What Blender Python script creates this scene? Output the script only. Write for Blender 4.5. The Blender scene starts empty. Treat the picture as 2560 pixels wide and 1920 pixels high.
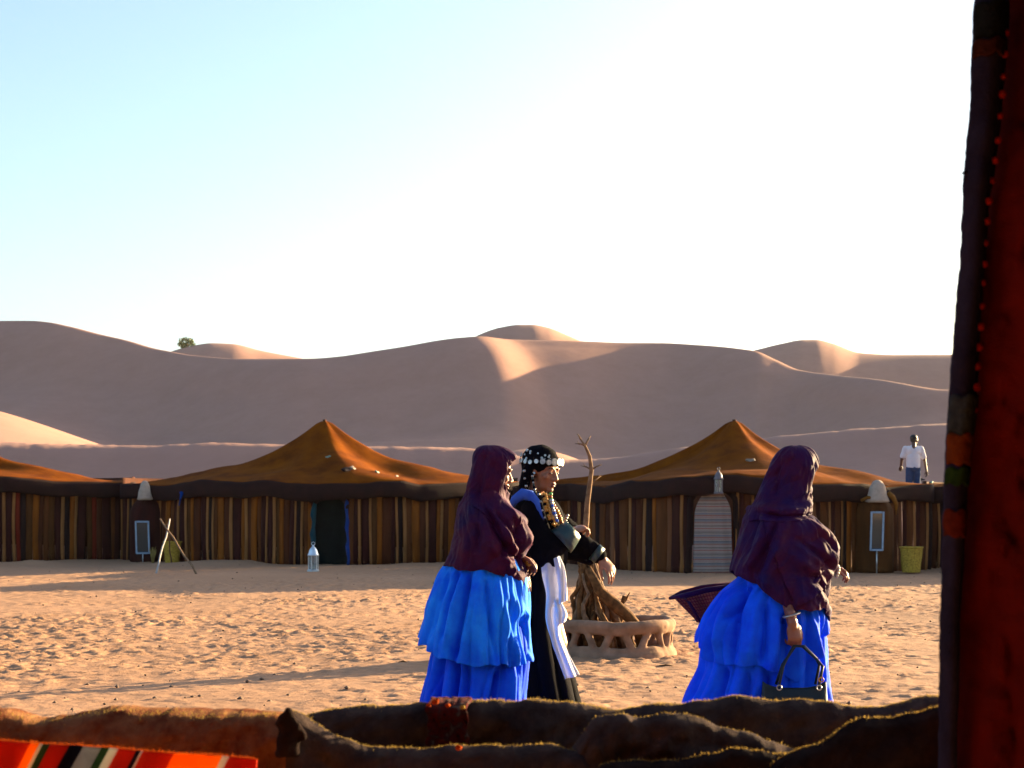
import bpy, bmesh, math, random
import numpy as np
from mathutils import Vector, Matrix, noise as mnoise

R = math.radians
scene = bpy.context.scene
col = scene.collection
PI = math.pi

# ------------------------------------------------------------------ camera
EYE = 1.30            # eye height, metres
FPX = 3911.0          # focal length in photo pixels (2560 wide)
HZ = 1254.0           # horizon row in photo pixels
cam_d = bpy.data.cameras.new('camera')
cam = bpy.data.objects.new('camera', cam_d)
col.objects.link(cam)
cam.location = (0, 0, EYE)
cam.rotation_euler = (R(90), 0, 0)
cam_d.sensor_width = 36.0
cam_d.lens = 36.0 * FPX / 2560.0
cam_d.shift_y = (HZ - 960.0) / 2560.0
cam_d.clip_start = 0.1
cam_d.clip_end = 6000
cam_d.dof.use_dof = True
cam_d.dof.focus_distance = 9.5
cam_d.dof.aperture_fstop = 9.0
scene.camera = cam

# ------------------------------------------------------------------ light
SUN_AZ = 55.0         # degrees to the right of the view axis, behind the scene
SUN_EL = 10.0
w = bpy.data.worlds.new('World')
scene.world = w
w.use_nodes = True
nt = w.node_tree
bg = nt.nodes['Background']
sky = nt.nodes.new('ShaderNodeTexSky')
sky.sky_type = 'NISHITA'
sky.sun_disc = False
sky.sun_elevation = R(SUN_EL)
sky.sun_rotation = R(SUN_AZ)
sky.altitude = 700
sky.air_density = 1.0
sky.dust_density = 4.4
sky.ozone_density = 1.7
nt.links.new(sky.outputs['Color'], bg.inputs['Color'])
bg.inputs['Strength'].default_value = 0.069

sun_d = bpy.data.lights.new('sun', 'SUN')
sun_d.energy = 5.0
sun_d.angle = R(0.55)
sun_d.color = (1.0, 0.75, 0.40)
sun = bpy.data.objects.new('sun', sun_d)
col.objects.link(sun)
sdir = Vector((math.sin(R(SUN_AZ)) * math.cos(R(SUN_EL)),
               math.cos(R(SUN_AZ)) * math.cos(R(SUN_EL)), math.sin(R(SUN_EL))))
sun.rotation_euler = sdir.to_track_quat('Z', 'Y').to_euler()
sun.location = (20, 20, 20)

vs = scene.view_settings
vs.view_transform = 'Standard'
vs.look = 'None'
vs.exposure = 2.7
vs.gamma = 1.0
vs.use_curve_mapping = False
scene.cycles.max_bounces = 8
scene.cycles.use_denoising = True

# ------------------------------------------------------------------ helpers
def P(px, py, Y):
    """world point seen at photo pixel (px, py) when it stands Y metres away"""
    return Vector(((px - 1280.0) * Y / FPX, Y, EYE - (py - HZ) * Y / FPX))

def GP(px, py):
    """ground point (z = 0) at a photo pixel"""
    Y = EYE * FPX / (py - HZ)
    return Vector(((px - 1280.0) * Y / FPX, Y, 0.0))

def pchip(xk, yk, x):
    xk = np.asarray(xk, float); yk = np.asarray(yk, float); x = np.asarray(x, float)
    h = np.diff(xk); d = np.diff(yk) / h
    m = np.zeros_like(yk)
    for i in range(1, len(xk) - 1):
        if d[i - 1] * d[i] > 0:
            w1 = 2 * h[i] + h[i - 1]; w2 = h[i] + 2 * h[i - 1]
            m[i] = (w1 + w2) / (w1 / d[i - 1] + w2 / d[i])
    m[0] = d[0]; m[-1] = d[-1]
    xc = np.clip(x, xk[0], xk[-1])
    i = np.clip(np.searchsorted(xk, xc) - 1, 0, len(h) - 1)
    t = (xc - xk[i]) / h[i]
    t2 = t * t; t3 = t2 * t
    return ((2*t3 - 3*t2 + 1) * yk[i] + (t3 - 2*t2 + t) * h[i] * m[i]
            + (-2*t3 + 3*t2) * yk[i + 1] + (t3 - t2) * h[i] * m[i + 1])

def _hash(i, j, s):
    n = (i.astype(np.int64) * 374761393 + j.astype(np.int64) * 668265263 + s * 2147483647 // 7) & 0xFFFFFFFF
    n = ((n ^ (n >> 13)) * 1274126177) & 0xFFFFFFFF
    n = n ^ (n >> 16)
    return (n & 0xFFFF) / 65535.0

def vnoise(x, y, seed=0):
    x = np.asarray(x, float); y = np.asarray(y, float)
    xi = np.floor(x); yi = np.floor(y)
    fx = x - xi; fy = y - yi
    fx = fx*fx*fx*(fx*(fx*6-15)+10); fy = fy*fy*fy*(fy*(fy*6-15)+10)
    a = _hash(xi, yi, seed); b = _hash(xi+1, yi, seed)
    c = _hash(xi, yi+1, seed); d = _hash(xi+1, yi+1, seed)
    return (a*(1-fx)+b*fx)*(1-fy) + (c*(1-fx)+d*fx)*fy - 0.5

def fbm(x, y, seed=0, oct=4, gain=.5):
    v = 0; a = 1
    for o in range(oct):
        v = v + a * vnoise(x, y, seed + o * 17); x = x * 2.03 + 5.1; y = y * 2.03 + 9.7; a *= gain
    return v

def sstep(a, b, x):
    t = np.clip((np.asarray(x, float) - a) / (b - a), 0, 1)
    return t * t * (3 - 2 * t)

def new_obj(name, me, mat=None, parent=None, loc=None):
    o = bpy.data.objects.new(name, me)
    col.objects.link(o)
    if mat is not None and me is not None and not me.materials:
        me.materials.append(mat)
    if parent is not None:
        o.parent = parent
    if loc is not None:
        o.location = loc
    return o

def mesh_np(name, verts, faces, smooth=True):
    me = bpy.data.meshes.new(name)
    verts = np.asarray(verts, np.float32); faces = np.asarray(faces, np.int32)
    k = faces.shape[1]
    me.vertices.add(len(verts)); me.vertices.foreach_set('co', verts.ravel())
    me.loops.add(faces.size); me.loops.foreach_set('vertex_index', faces.ravel())
    me.polygons.add(len(faces))
    me.polygons.foreach_set('loop_start', np.arange(0, faces.size, k, dtype=np.int32))
    me.polygons.foreach_set('loop_total', np.full(len(faces), k, np.int32))
    me.polygons.foreach_set('use_smooth', np.full(len(faces), smooth))
    me.update(calc_edges=True); me.validate()
    return me

def grid_faces(nr, nc, wrap=False):
    r = np.arange(nr - 1)[:, None]; c = np.arange(nc if wrap else nc - 1)[None, :]
    c2 = (c + 1) % nc
    a = r * nc + c; b = r * nc + c2; d = (r + 1) * nc + c; e = (r + 1) * nc + c2
    return np.stack([a, b, e, d], -1).reshape(-1, 4)

def grid_obj(name, V, mat, parent=None, wrap=False, smooth=True, thick=0, loc=None, flip=False):
    """V: (rows, cols, 3) array"""
    nr, nc = V.shape[:2]
    f = grid_faces(nr, nc, wrap)
    if flip: f = f[:, ::-1]
    me = mesh_np(name, V.reshape(-1, 3), f, smooth)
    o = new_obj(name, me, mat, parent, loc)
    if thick:
        m = o.modifiers.new('thick', 'SOLIDIFY'); m.thickness = thick; m.offset = 0
    return o

def bm_obj(name, bm, mat, parent=None, smooth=True, loc=None):
    me = bpy.data.meshes.new(name)
    bmesh.ops.recalc_face_normals(bm, faces=bm.faces)
    for f in bm.faces: f.smooth = smooth
    bm.to_mesh(me); bm.free()
    return new_obj(name, me, mat, parent, loc)

def tag(o, label=None, cat=None, group=None, kind=None):
    if label: o['label'] = label
    if cat: o['category'] = cat
    if group: o['group'] = group
    if kind: o['kind'] = kind
    return o

def thing(name, label, cat, loc=(0, 0, 0), rz=0, group=None):
    o = bpy.data.objects.new(name, None)
    o.empty_display_size = .2
    col.objects.link(o); o.location = loc; o.rotation_euler = (0, 0, rz)
    return tag(o, label, cat, group)

def add_tube(bm, pts, radii, seg=8, caps=True):
    """tapered tube through points"""
    pts = [Vector(p) for p in pts]
    rings = []
    prev_n = None
    for i, p in enumerate(pts):
        if i == 0: t = pts[1] - pts[0]
        elif i == len(pts) - 1: t = pts[-1] - pts[-2]
        else: t = (pts[i + 1] - pts[i]).normalized() + (pts[i] - pts[i - 1]).normalized()
        t.normalize()
        if prev_n is None:
            ref = Vector((0, 0, 1)) if abs(t.z) < .9 else Vector((1, 0, 0))
            n = t.cross(ref).normalized()
        else:
            n = (prev_n - t * prev_n.dot(t)).normalized()
        prev_n = n
        b = t.cross(n)
        r = radii[i] if hasattr(radii, '__len__') else radii
        rings.append([bm.verts.new(p + (n * math.cos(a) + b * math.sin(a)) * r)
                      for a in [2 * PI * k / seg for k in range(seg)]])
    for a, b in zip(rings[:-1], rings[1:]):
        for k in range(seg):
            bm.faces.new((a[k], a[(k + 1) % seg], b[(k + 1) % seg], b[k]))
    if caps:
        bm.faces.new(list(reversed(rings[0]))); bm.faces.new(rings[-1])

def add_ball(bm, c, r, rot=None, u=14, v=9):
    """ellipsoid; r is a number or three radii"""
    c = Vector(c)
    if not hasattr(r, '__len__'): r = (r, r, r)
    M = rot.to_3x3() if rot is not None else Matrix.Identity(3)
    rings = []
    top = bm.verts.new(c + M @ Vector((0, 0, r[2]))); bot = bm.verts.new(c - M @ Vector((0, 0, r[2])))
    for i in range(1, v):
        ph = PI * i / v
        rings.append([bm.verts.new(c + M @ Vector((r[0]*math.sin(ph)*math.cos(2*PI*k/u),
                      r[1]*math.sin(ph)*math.sin(2*PI*k/u), r[2]*math.cos(ph)))) for k in range(u)])
    for k in range(u):
        bm.faces.new((top, rings[0][k], rings[0][(k+1) % u]))
        bm.faces.new((bot, rings[-1][(k+1) % u], rings[-1][k]))
    for a, b in zip(rings[:-1], rings[1:]):
        for k in range(u):
            bm.faces.new((a[k], b[k], b[(k+1) % u], a[(k+1) % u]))

def add_limb(bm, p0, p1, r0, r1, u=12):
    """tapered capsule"""
    p0 = Vector(p0); p1 = Vector(p1)
    add_tube(bm, [p0, p1], [r0, r1], u)
    add_ball(bm, p0, r0, u=u, v=8); add_ball(bm, p1, r1, u=u, v=8)

def add_box(bm, c, s, rot=None):
    c = Vector(c); M = rot.to_3x3() if rot is not None else Matrix.Identity(3)
    v = [bm.verts.new(c + M @ Vector((s[0]/2*i, s[1]/2*j, s[2]/2*k))) for i in (-1, 1) for j in (-1, 1) for k in (-1, 1)]
    for q in ((0,1,3,2), (4,6,7,5), (0,4,5,1), (2,3,7,6), (0,2,6,4), (1,5,7,3)):
        bm.faces.new([v[i] for i in q])

def add_lathe(bm, prof, seg=20, c=(0, 0, 0), close=False):
    """profile of (r, z) pairs turned round z"""
    c = Vector(c); rings = []
    for r, z in prof:
        rings.append([bm.verts.new(c + Vector((r*math.cos(2*PI*k/seg), r*math.sin(2*PI*k/seg), z))) for k in range(seg)])
    for a, b in zip(rings[:-1], rings[1:]):
        for k in range(seg):
            bm.faces.new((a[k], a[(k+1) % seg], b[(k+1) % seg], b[k]))
    if close:
        for k in range(seg):
            bm.faces.new((rings[-1][k], rings[-1][(k+1) % seg], rings[0][(k+1) % seg], rings[0][k]))
    else:
        bm.faces.new(list(reversed(rings[0]))); bm.faces.new(rings[-1])

def fuse(name, bm, voxel, mat, parent=None, smooth=4, loc=None, disp=None, factor=.5):
    """melt overlapping closed shapes into one continuous surface"""
    bmesh.ops.recalc_face_normals(bm, faces=bm.faces)
    me = bpy.data.meshes.new('tmp'); bm.to_mesh(me); bm.free()
    o = bpy.data.objects.new('tmp', me); col.objects.link(o)
    m = o.modifiers.new('r', 'REMESH'); m.mode = 'VOXEL'; m.voxel_size = voxel
    if smooth:
        s = o.modifiers.new('s', 'SMOOTH'); s.iterations = smooth; s.factor = factor
    dg = bpy.context.evaluated_depsgraph_get()
    out = bpy.data.meshes.new_from_object(o.evaluated_get(dg))
    bpy.data.objects.remove(o); bpy.data.meshes.remove(me)
    out.name = name
    n = len(out.vertices)
    co = np.empty(n * 3, np.float32); out.vertices.foreach_get('co', co)
    if disp is not None:
        no = np.empty(n * 3, np.float32); out.vertices.foreach_get('normal', no)
        c3 = co.reshape(-1, 3); n3 = no.reshape(-1, 3)
        c3 += n3 * np.asarray(disp(c3, n3))[:, None]
        out.vertices.foreach_set('co', c3.ravel())
    out.polygons.foreach_set('use_smooth', np.ones(len(out.polygons), bool))
    out.update()
    return new_obj(name, out, mat, parent, loc)

# ------------------------------------------------------------------ materials
ALB = .72             # all painted albedos share this factor
def mat_new(name):
    m = bpy.data.materials.new(name); m.use_nodes = True
    return m, m.node_tree, m.node_tree.nodes['Principled BSDF']

def N(t, typ, **kw):
    n = t.nodes.new('ShaderNode' + typ)
    for k, v in kw.items():
        if k in n.inputs: n.inputs[k].default_value = v
        else: setattr(n, k, v)
    return n

def ramp(t, stops):
    n = t.nodes.new('ShaderNodeValToRGB')
    e = n.color_ramp.elements
    while len(e) < len(stops): e.new(.5)
    for q, (p, c) in zip(e, stops):
        q.position = p; q.color = (*c, 1) if len(c) == 3 else c
    return n

def cloth_mat(name, c1, c2=None, scale=9, rough=.9, weave=260, bump=.25, sheen=.0, trans=0, detail=4, stretch=(1, 1, 1), spec=.15, stint=None, crease=None):
    """woven cloth: mottled colour, thread relief"""
    m, t, b = mat_new(name)
    c2 = c2 or tuple(x * .6 for x in c1)
    c1 = tuple(x * ALB for x in c1); c2 = tuple(x * ALB for x in c2)
    tc = N(t, 'TexCoord'); mp = N(t, 'Mapping'); mp.inputs['Scale'].default_value = stretch
    t.links.new(tc.outputs['Object'], mp.inputs['Vector'])
    nz = N(t, 'TexNoise', Scale=scale, Detail=detail, Roughness=.62)
    t.links.new(mp.outputs[0], nz.inputs['Vector'])
    rp = ramp(t, [(.32, c2), (.68, c1)])
    t.links.new(nz.outputs['Fac'], rp.inputs[0])
    t.links.new(rp.outputs[0], b.inputs['Base Color'])
    b.inputs['Roughness'].default_value = rough
    b.inputs['Specular IOR Level'].default_value = spec
    if sheen:
        b.inputs['Sheen Weight'].default_value = sheen
        b.inputs['Sheen Roughness'].default_value = .35; b.inputs['Sheen Tint'].default_value = (*(stint or (1, 1, 1)), 1)
    n2 = N(t, 'TexNoise', Scale=weave, Detail=2)
    t.links.new(tc.outputs['Object'], n2.inputs['Vector'])
    n3 = N(t, 'TexNoise', Scale=scale * 3, Detail=3)
    t.links.new(mp.outputs[0], n3.inputs['Vector'])
    ad = N(t, 'Math', operation='ADD'); t.links.new(n2.outputs['Fac'], ad.inputs[0])
    t.links.new(n3.outputs['Fac'], ad.inputs[1])
    bp = N(t, 'Bump', Strength=bump, Distance=.006)
    t.links.new(ad.outputs[0], bp.inputs['Height'])
    t.links.new(bp.outputs[0], b.inputs['Normal'])
    if crease:      # fine crumple lines
        mc = N(t, 'Mapping'); mc.inputs['Scale'].default_value = crease[1]; t.links.new(tc.outputs['Object'], mc.inputs['Vector'])
        rd = t.nodes.new('ShaderNodeTexNoise'); rd.noise_type = 'RIDGED_MULTIFRACTAL'; rd.inputs['Scale'].default_value = crease[0]; rd.inputs['Detail'].default_value = 3
        rd.inputs['Distortion'].default_value = .6
        t.links.new(mc.outputs[0], rd.inputs['Vector'])
        b2 = N(t, 'Bump', Strength=crease[3], Distance=crease[2]); t.links.new(rd.outputs['Fac'], b2.inputs['Height']); t.links.new(bp.outputs[0], b2.inputs['Normal'])
        t.links.new(b2.outputs[0], b.inputs['Normal'])
    if trans:
        tr = N(t, 'BsdfTranslucent'); t.links.new(rp.outputs[0], tr.inputs['Color'])
        mx = N(t, 'MixShader', Fac=trans) if False else t.nodes.new('ShaderNodeMixShader')
        mx.inputs[0].default_value = trans
        out = t.nodes['Material Output']
        t.links.new(b.outputs[0], mx.inputs[1]); t.links.new(tr.outputs[0], mx.inputs[2])
        t.links.new(mx.outputs[0], out.inputs['Surface'])
    return m

def plain_mat(name, c, rough=.6, metal=0, spec=.4, var=.25, scale=12, bump=.1):
    m, t, b = mat_new(name)
    if not metal: c = tuple(x * ALB for x in c)
    tc = N(t, 'TexCoord'); nz = N(t, 'TexNoise', Scale=scale, Detail=4)
    t.links.new(tc.outputs['Object'], nz.inputs['Vector'])
    rp = ramp(t, [(.3, tuple(x * (1 - var) for x in c)), (.7, tuple(min(1, x * (1 + var)) for x in c))])
    t.links.new(nz.outputs['Fac'], rp.inputs[0]); t.links.new(rp.outputs[0], b.inputs['Base Color'])
    b.inputs['Roughness'].default_value = rough; b.inputs['Metallic'].default_value = metal
    b.inputs['Specular IOR Level'].default_value = spec
    if bump:
        bp = N(t, 'Bump', Strength=bump, Distance=.01); t.links.new(nz.outputs['Fac'], bp.inputs['Height'])
        t.links.new(bp.outputs[0], b.inputs['Normal'])
    return m
# ------------------------------------------------------------------ sand
def sand_mat(name, c1, c2, fine=30., ripple=0., bump=.35, dist=.02):
    m, t, b = mat_new(name)
    tc = N(t, 'TexCoord')
    n1 = N(t, 'TexNoise', Scale=.35, Detail=5); n2 = N(t, 'TexNoise', Scale=fine, Detail=5, Roughness=.7)
    for n in (n1, n2): t.links.new(tc.outputs['Object'], n.inputs['Vector'])
    mx = N(t, 'Math', operation='MULTIPLY_ADD'); mx.inputs[1].default_value = .55
    t.links.new(n1.outputs['Fac'], mx.inputs[0])
    m2 = N(t, 'Math', operation='MULTIPLY'); m2.inputs[1].default_value = .45
    t.links.new(n2.outputs['Fac'], m2.inputs[0]); t.links.new(m2.outputs[0], mx.inputs[2])
    c1 = tuple(x * ALB for x in c1); c2 = tuple(x * ALB for x in c2)
    rp = ramp(t, [(.34, c2), (.66, c1)])
    t.links.new(mx.outputs[0], rp.inputs[0]); t.links.new(rp.outputs[0], b.inputs['Base Color'])
    b.inputs['Roughness'].default_value = .95; b.inputs['Specular IOR Level'].default_value = .1
    h = n2.outputs['Fac']
    bp = N(t, 'Bump', Strength=bump, Distance=dist)
    t.links.new(h, bp.inputs['Height']); t.links.new(bp.outputs[0], b.inputs['Normal'])
    return m

M_SAND = sand_mat('yard_sand', (.545, .302, .175), (.415, .226, .128), 26, bump=.4, dist=.02)
M_DUNE = sand_mat('dune_sand', (.49, .268, .208), (.43, .232, .176), 1.2, bump=.25, dist=.12)

# --- the trodden yard: one sheet that runs to the horizon under the dunes
def axis(parts):
    a = []
    for lo, hi, st in parts:
        a += list(np.arange(lo, hi - 1e-6, st))
    return np.array(a + [parts[-1][1]])
gx = axis([(-2500, -400, 700), (-400, -40, 90), (-40, -14, 1.), (-14, -9, .12), (-9, 9, .04), (9, 14, .12), (14, 40, 1.), (40, 400, 90), (400, 2500, 700)])
gy = axis([(-2500, -300, 700), (-300, -20, 56), (-20, 6, 1.), (6, 9, .2), (9, 17, .032), (17, 22, .045), (22, 36, .09), (36, 60, 2.), (60, 400, 40), (400, 3000, 650)])
GX, GY = np.meshgrid(gx, gy)
def yard_z(x, y):
    return (.05 * fbm(x * .35, y * .35, 3, 3)
            + .09 * np.exp(-((y - 32.4 + .11 * np.maximum(x, 0) ** 1.3) / 1.3) ** 2) * np.clip(.35 + 1.6 * fbm(x * .7, y * .7, 61, 2), 0, 1)
            + .012 * np.exp(-((x - .95)**2 + (y - 13)**2) / 1.2))
Z = yard_z(GX, GY)
inside = ((np.abs(GX) < 14.5) & (GY > 7) & (GY < 37))
Z += inside * (.004 * fbm(GX * 2.2, GY * 1.6, 11, 3) + .004 * fbm(GX * 6., GY * 4.5, 12, 2) + .0055 * fbm(GX * 8., GY * 5.5, 14, 2) * (.6 + .9 * (fbm(GX * .5, GY * .5, 15, 2) + .5)))
# footprints and scuffs
rng = np.random.default_rng(5)
D = np.zeros_like(Z)
def dent(cx, cy, ang, la, lb, dep):
    r = max(la, lb) * 2.6
    i0, i1 = np.searchsorted(gy, [cy - r, cy + r]); j0, j1 = np.searchsorted(gx, [cx - r, cx + r])
    if i1 - i0 < 2 or j1 - j0 < 2: return
    X = GX[i0:i1, j0:j1] - cx; Yy = GY[i0:i1, j0:j1] - cy
    ca, sa = math.cos(ang), math.sin(ang)
    u = (X * ca + Yy * sa) / la; v = (-X * sa + Yy * ca) / lb
    q = u * u + v * v
    D[i0:i1, j0:j1] += dep * (-np.exp(-q * 1.3) + .62 * np.exp(-(np.sqrt(q) - 1.45)**2 * 5))
for k in range(26000):
    Yc = 8.5 + 27 * rng.random() ** 1.25
    Xc = (rng.random() * 2 - 1) * (Yc * .36 + .6)
    dent(Xc, Yc, rng.normal(.25, .8), rng.uniform(.035, .095), rng.uniform(.025, .048), rng.uniform(.006, .017))
for k in range(70):      # trails of steps
    x, y = rng.uniform(-11, 11), rng.uniform(10, 33); a = rng.normal(0, .6) + (PI if rng.random() < .5 else 0)
    for s in range(rng.integers(8, 26)):
        x += .33 * math.cos(a); y += .33 * math.sin(a); a += rng.normal(0, .05)
        o = .09 * (1 if s % 2 else -1)
        dent(x - o * math.sin(a), y + o * math.cos(a), a, .14, .06, rng.uniform(.010, .018))
Z += D * sstep(6.5, 8, GY) * np.clip(.85 + 1.5 * fbm(GX * .45, GY * .3, 71, 3), .25, 1.3)
Z -= .6 * sstep(36, 40, GY)          # dives under the dunes
Z -= 1.2 * sstep(40, 300, np.abs(GX))
me = mesh_np('ground', np.stack([GX, GY, Z], -1).reshape(-1, 3), grid_faces(len(gy), len(gx)))
ground = tag(new_obj('ground', me, M_SAND), kind='structure')

# --- the dunes: profiles along depth for every bearing
cA = ([-3000, -600, 0, 300, 530, 700, 940, 1180, 1300, 1450, 1700, 1900, 2100, 2365, 2700, 5000],
      [1105, 1108, 1113, 1114, 1108, 1110, 1116, 1121, 1140, 1150, 1120, 1096, 1076, 1057, 1045, 1060])
cB = ([-3000, -700, -250, 0, 80, 120, 180, 250, 320, 400, 500, 600, 700, 780, 850, 950, 1050, 1120, 1180, 1230, 1300, 1380, 1470, 1550, 1650, 1750, 1850, 1890, 1940, 2000, 2090, 2200, 2365, 2700, 3300, 5000],
      [900, 850, 815, 803, 803, 806, 818, 836, 852, 874, 890, 898, 901, 902, 898, 883, 868, 861, 858, 859, 860, 859, 858, 859, 858, 863, 872, 878, 900, 925, 936, 946, 974, 985, 960, 950])
cC = ([-3000, 0, 380, 430, 480, 530, 580, 650, 760, 900, 1080, 1165, 1200, 1250, 1300, 1330, 1370, 1420, 1470, 1560, 1750, 1885, 1950, 2010, 2040, 2080, 2150, 2250, 2365, 2700, 5000],
      [960, 950, 900, 880, 867, 860, 862, 878, 900, 930, 890, 857, 838, 821, 814, 814, 821, 841, 862, 890, 905, 877, 861, 851, 851, 860, 884, 889, 888, 890, 930])
pxs = np.concatenate([np.arange(-3000, -200, 60), np.arange(-200, 2760, 4.0), np.arange(2760, 5001, 60)])
yA = pchip(*cA, pxs); yB = pchip(*cB, pxs); yC = pchip(*cC, pxs)
dk = np.concatenate([np.arange(30, 60, 1.), np.arange(60, 110, .8), np.arange(110, 235, .55), np.arange(235, 420, 3.), np.arange(420, 1500, 60)])
U = (pxs - 1280) / FPX
zat = lambda py, Y: EYE + (HZ - py) * Y / FPX
YB = pchip([-3000, -400, 0, 200, 780, 1050, 1135, 1290, 1400, 1650, 1900, 2365, 5000], [230, 216, 204, 196, 172, 171.5, 172, 177.5, 179, 182, 172, 150, 150], pxs)
DZ = np.zeros((len(dk), len(pxs)))
for j, p in enumerate(pxs):
    a = float(sstep(1700, 2200, p)); left = float(.55 * (1 - sstep(-120, 420, p)) + .45 * np.clip((400 - p) / 520, 0, 1))
    zA = zat(yA[j], 62); zB = zat(yB[j], YB[j]); zC = zat(yC[j], 300)
    foot = zat(yA[j] - 12, 130)
    fy = max(YB[j] - (zB - foot) / .43, 106)
    sh = [(82, zat(1108, 82)), (100, zat(1040, 100)), (110, zat(1004, 110)), (116, zat(1000, 114)), (128, zat(1015, 128))]
    mid_y = fy + (YB[j] - fy) * .5
    mid = foot + (zB - foot) * .44
    pw = min(4.0, .3 * (YB[j] - fy)); pre_y = YB[j] - pw; pre = zB - .33 * pw
    nodes = [(28, -.3), (34, .0 + .3 * a), (38, .3 + .85 * a), (46, .45 + 1.0 * a), (55, .6 + 1.3 * a), (61.2, zA - .36), (62, zA), (66, zA + .04), (80, zA - .4), (100, zA + .1 * (foot - zA)),
             (fy, foot), (mid_y, mid), (pre_y, pre), (YB[j], zB), (YB[j] + 6, zB - .8), (235, zB - 11), (300, zC), (360, zC - 14), (700, 4), (1600, -3)]
    DZ[:, j] = pchip([n[0] for n in nodes], [n[1] for n in nodes], dk)
    if left > 0:
        n2 = nodes[:7] + sh + [(fy + 8, max(foot, sh[-1][1]) + 2.5)] + nodes[-9:]
        DZ[:, j] += left * (pchip([n[0] for n in n2], [n[1] for n in n2], dk) - DZ[:, j])
# the shoulder of the central dune curls to the right as it comes down
sh_ = pchip([100, 128, 138, 148, 156, 164, 171, 178, 300], [0, 20, 75, 118, 112, 82, 42, 0, 0], dk)
win = sstep(860, 1060, pxs) * (1 - sstep(1330, 1560, pxs))
for i in range(len(dk)):
    if sh_[i] > 0: DZ[i] = np.interp(pxs - sh_[i] * win, pxs, DZ[i])
DX = dk[:, None] * U[None, :]; DY = np.repeat(dk[:, None], len(pxs), 1)

def bump(px, py, Y, rx, ry, h, ang=0, p=1.0):
    c = P(px, py, Y); dx = DX - c.x; dy = DY - c.y
    ca, sa = math.cos(ang), math.sin(ang)
    u = (dx * ca + dy * sa) / rx; v = (-dx * sa + dy * ca) / ry
    return h * np.exp(-(u * u + v * v) ** p)

# spur with a curved knife edge running down from the crest
sp = [P(1118, 862, 184), P(1165, 898, 177), P(1212, 940, 169), P(1248, 985, 160), P(1262, 1025, 151), P(1250, 1062, 143), P(1195, 1090, 134)]
tt = np.linspace(0, 1, 120)
sx = pchip(np.linspace(0, 1, 7), [v.x for v in sp], tt); sy = pchip(np.linspace(0, 1, 7), [-v.y for v in sp], tt) * -1
amp = pchip([0, .2, .5, .75, 1], [0.05, .5, 1.5, 2.0, .2], tt)
m_ = (DX > -60) & (DX < 60) & (DY > 105) & (DY < 215)
qx, qy = DX[m_], DY[m_]
best = np.full(len(qx), 1e9); side = np.zeros(len(qx)); am = np.zeros(len(qx))
for k in range(119):
    ax, ay, bx_, by_ = sx[k], sy[k], sx[k+1], sy[k+1]
    ex, ey = bx_ - ax, by_ - ay
    L2 = ex*ex + ey*ey
    s = np.clip(((qx-ax)*ex + (qy-ay)*ey) / L2, 0, 1)
    d = np.hypot(qx - ax - s*ex, qy - ay - s*ey)
    w_ = d < best
    best[w_] = d[w_]; am[w_] = amp[k]
    side[w_] = np.sign((qx-ax)*ey - (qy-ay)*ex)[w_]
spur = np.where(side < 0, am * np.exp(-(best / 14.0) ** 1.5), am * np.exp(-(best / 26.0) ** 1.6))
tmp = np.zeros_like(DZ); tmp[m_] = spur
for _ in range(10):
    tmp[1:-1] = (tmp[:-2] + 2 * tmp[1:-1] + tmp[2:]) / 4; tmp[:, 1:-1] = (tmp[:, :-2] + 2 * tmp[:, 1:-1] + tmp[:, 2:]) / 4
DZ += tmp
DZ += bump(1345, 1087, 100, 3.4, 6, 1.25, -.1, 1.2)           # small sunlit hummock, centre
DZ += bump(1500, 1000, 150, 22, 10, -.8) + bump(700, 1000, 150, 24, 9, -.9)
# wind relief, footprints along the near ridge
DZ += .25 * fbm(DX * .04, DY * .04, 31, 3) * sstep(60, 120, DY)
near = (1 - sstep(85, 100, DY)) * sstep(36, 42, DY)
DZ += near * (.03 * fbm(DX * .5, DY * .35, 41, 3) + .02 * fbm(DX * 1.6, DY * 1.2, 43, 2))
path = np.exp(-((DY - 64.5) / 2.2) ** 2)
DZ += path * .11 * fbm(DX * 1.7, DY * 1.3, 44, 2)
me = mesh_np('dunes', np.stack([DX, DY, DZ], -1).reshape(-1, 3), grid_faces(len(dk), len(pxs)))
dunes = tag(new_obj('dunes', me, M_DUNE), kind='structure')

def dune_z(x, y):
    """height of the dune sheet under a point"""
    i = int(np.clip(np.searchsorted(dk, y) - 1, 0, len(dk) - 2)); f = (y - dk[i]) / (dk[i+1] - dk[i])
    p = 1280 + FPX * x / y
    j = int(np.clip(np.searchsorted(pxs, p) - 1, 0, len(pxs) - 2)); g = (p - pxs[j]) / (pxs[j+1] - pxs[j])
    return float((DZ[i, j]*(1-g) + DZ[i, j+1]*g)*(1-f) + (DZ[i+1, j]*(1-g) + DZ[i+1, j+1]*g)*f)

# pebbles and crumbs strewn over the yard
pr_ = np.random.default_rng(77); pv_, pf_ = [], []
for k in range(420):
    Yp = 9.5 + 22 * pr_.random() ** 1.4; Xp = (pr_.random() * 2 - 1) * Yp * .34
    i = int(np.searchsorted(gy, Yp)); j = int(np.searchsorted(gx, Xp)); z = float(Z[i, j])
    r = pr_.uniform(.006, .020); o_ = len(pv_)
    for d in ((1, 0, 0), (0, 1, 0), (-1, 0, 0), (0, -1, 0), (0, 0, .7), (0, 0, -.7)):
        pv_.append(np.array((Xp, Yp, z + r * .3)) + np.array(d) * r * pr_.uniform(.6, 1.3))
    for a_, b_ in ((0, 1), (1, 2), (2, 3), (3, 0)): pf_ += [(o_ + a_, o_ + b_, o_ + 4), (o_ + b_, o_ + a_, o_ + 5)]
tag(new_obj('pebbles', mesh_np('pebbles', pv_, pf_, True), plain_mat('pebble', (.16, .10, .07), .9)), kind='stuff')
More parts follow.
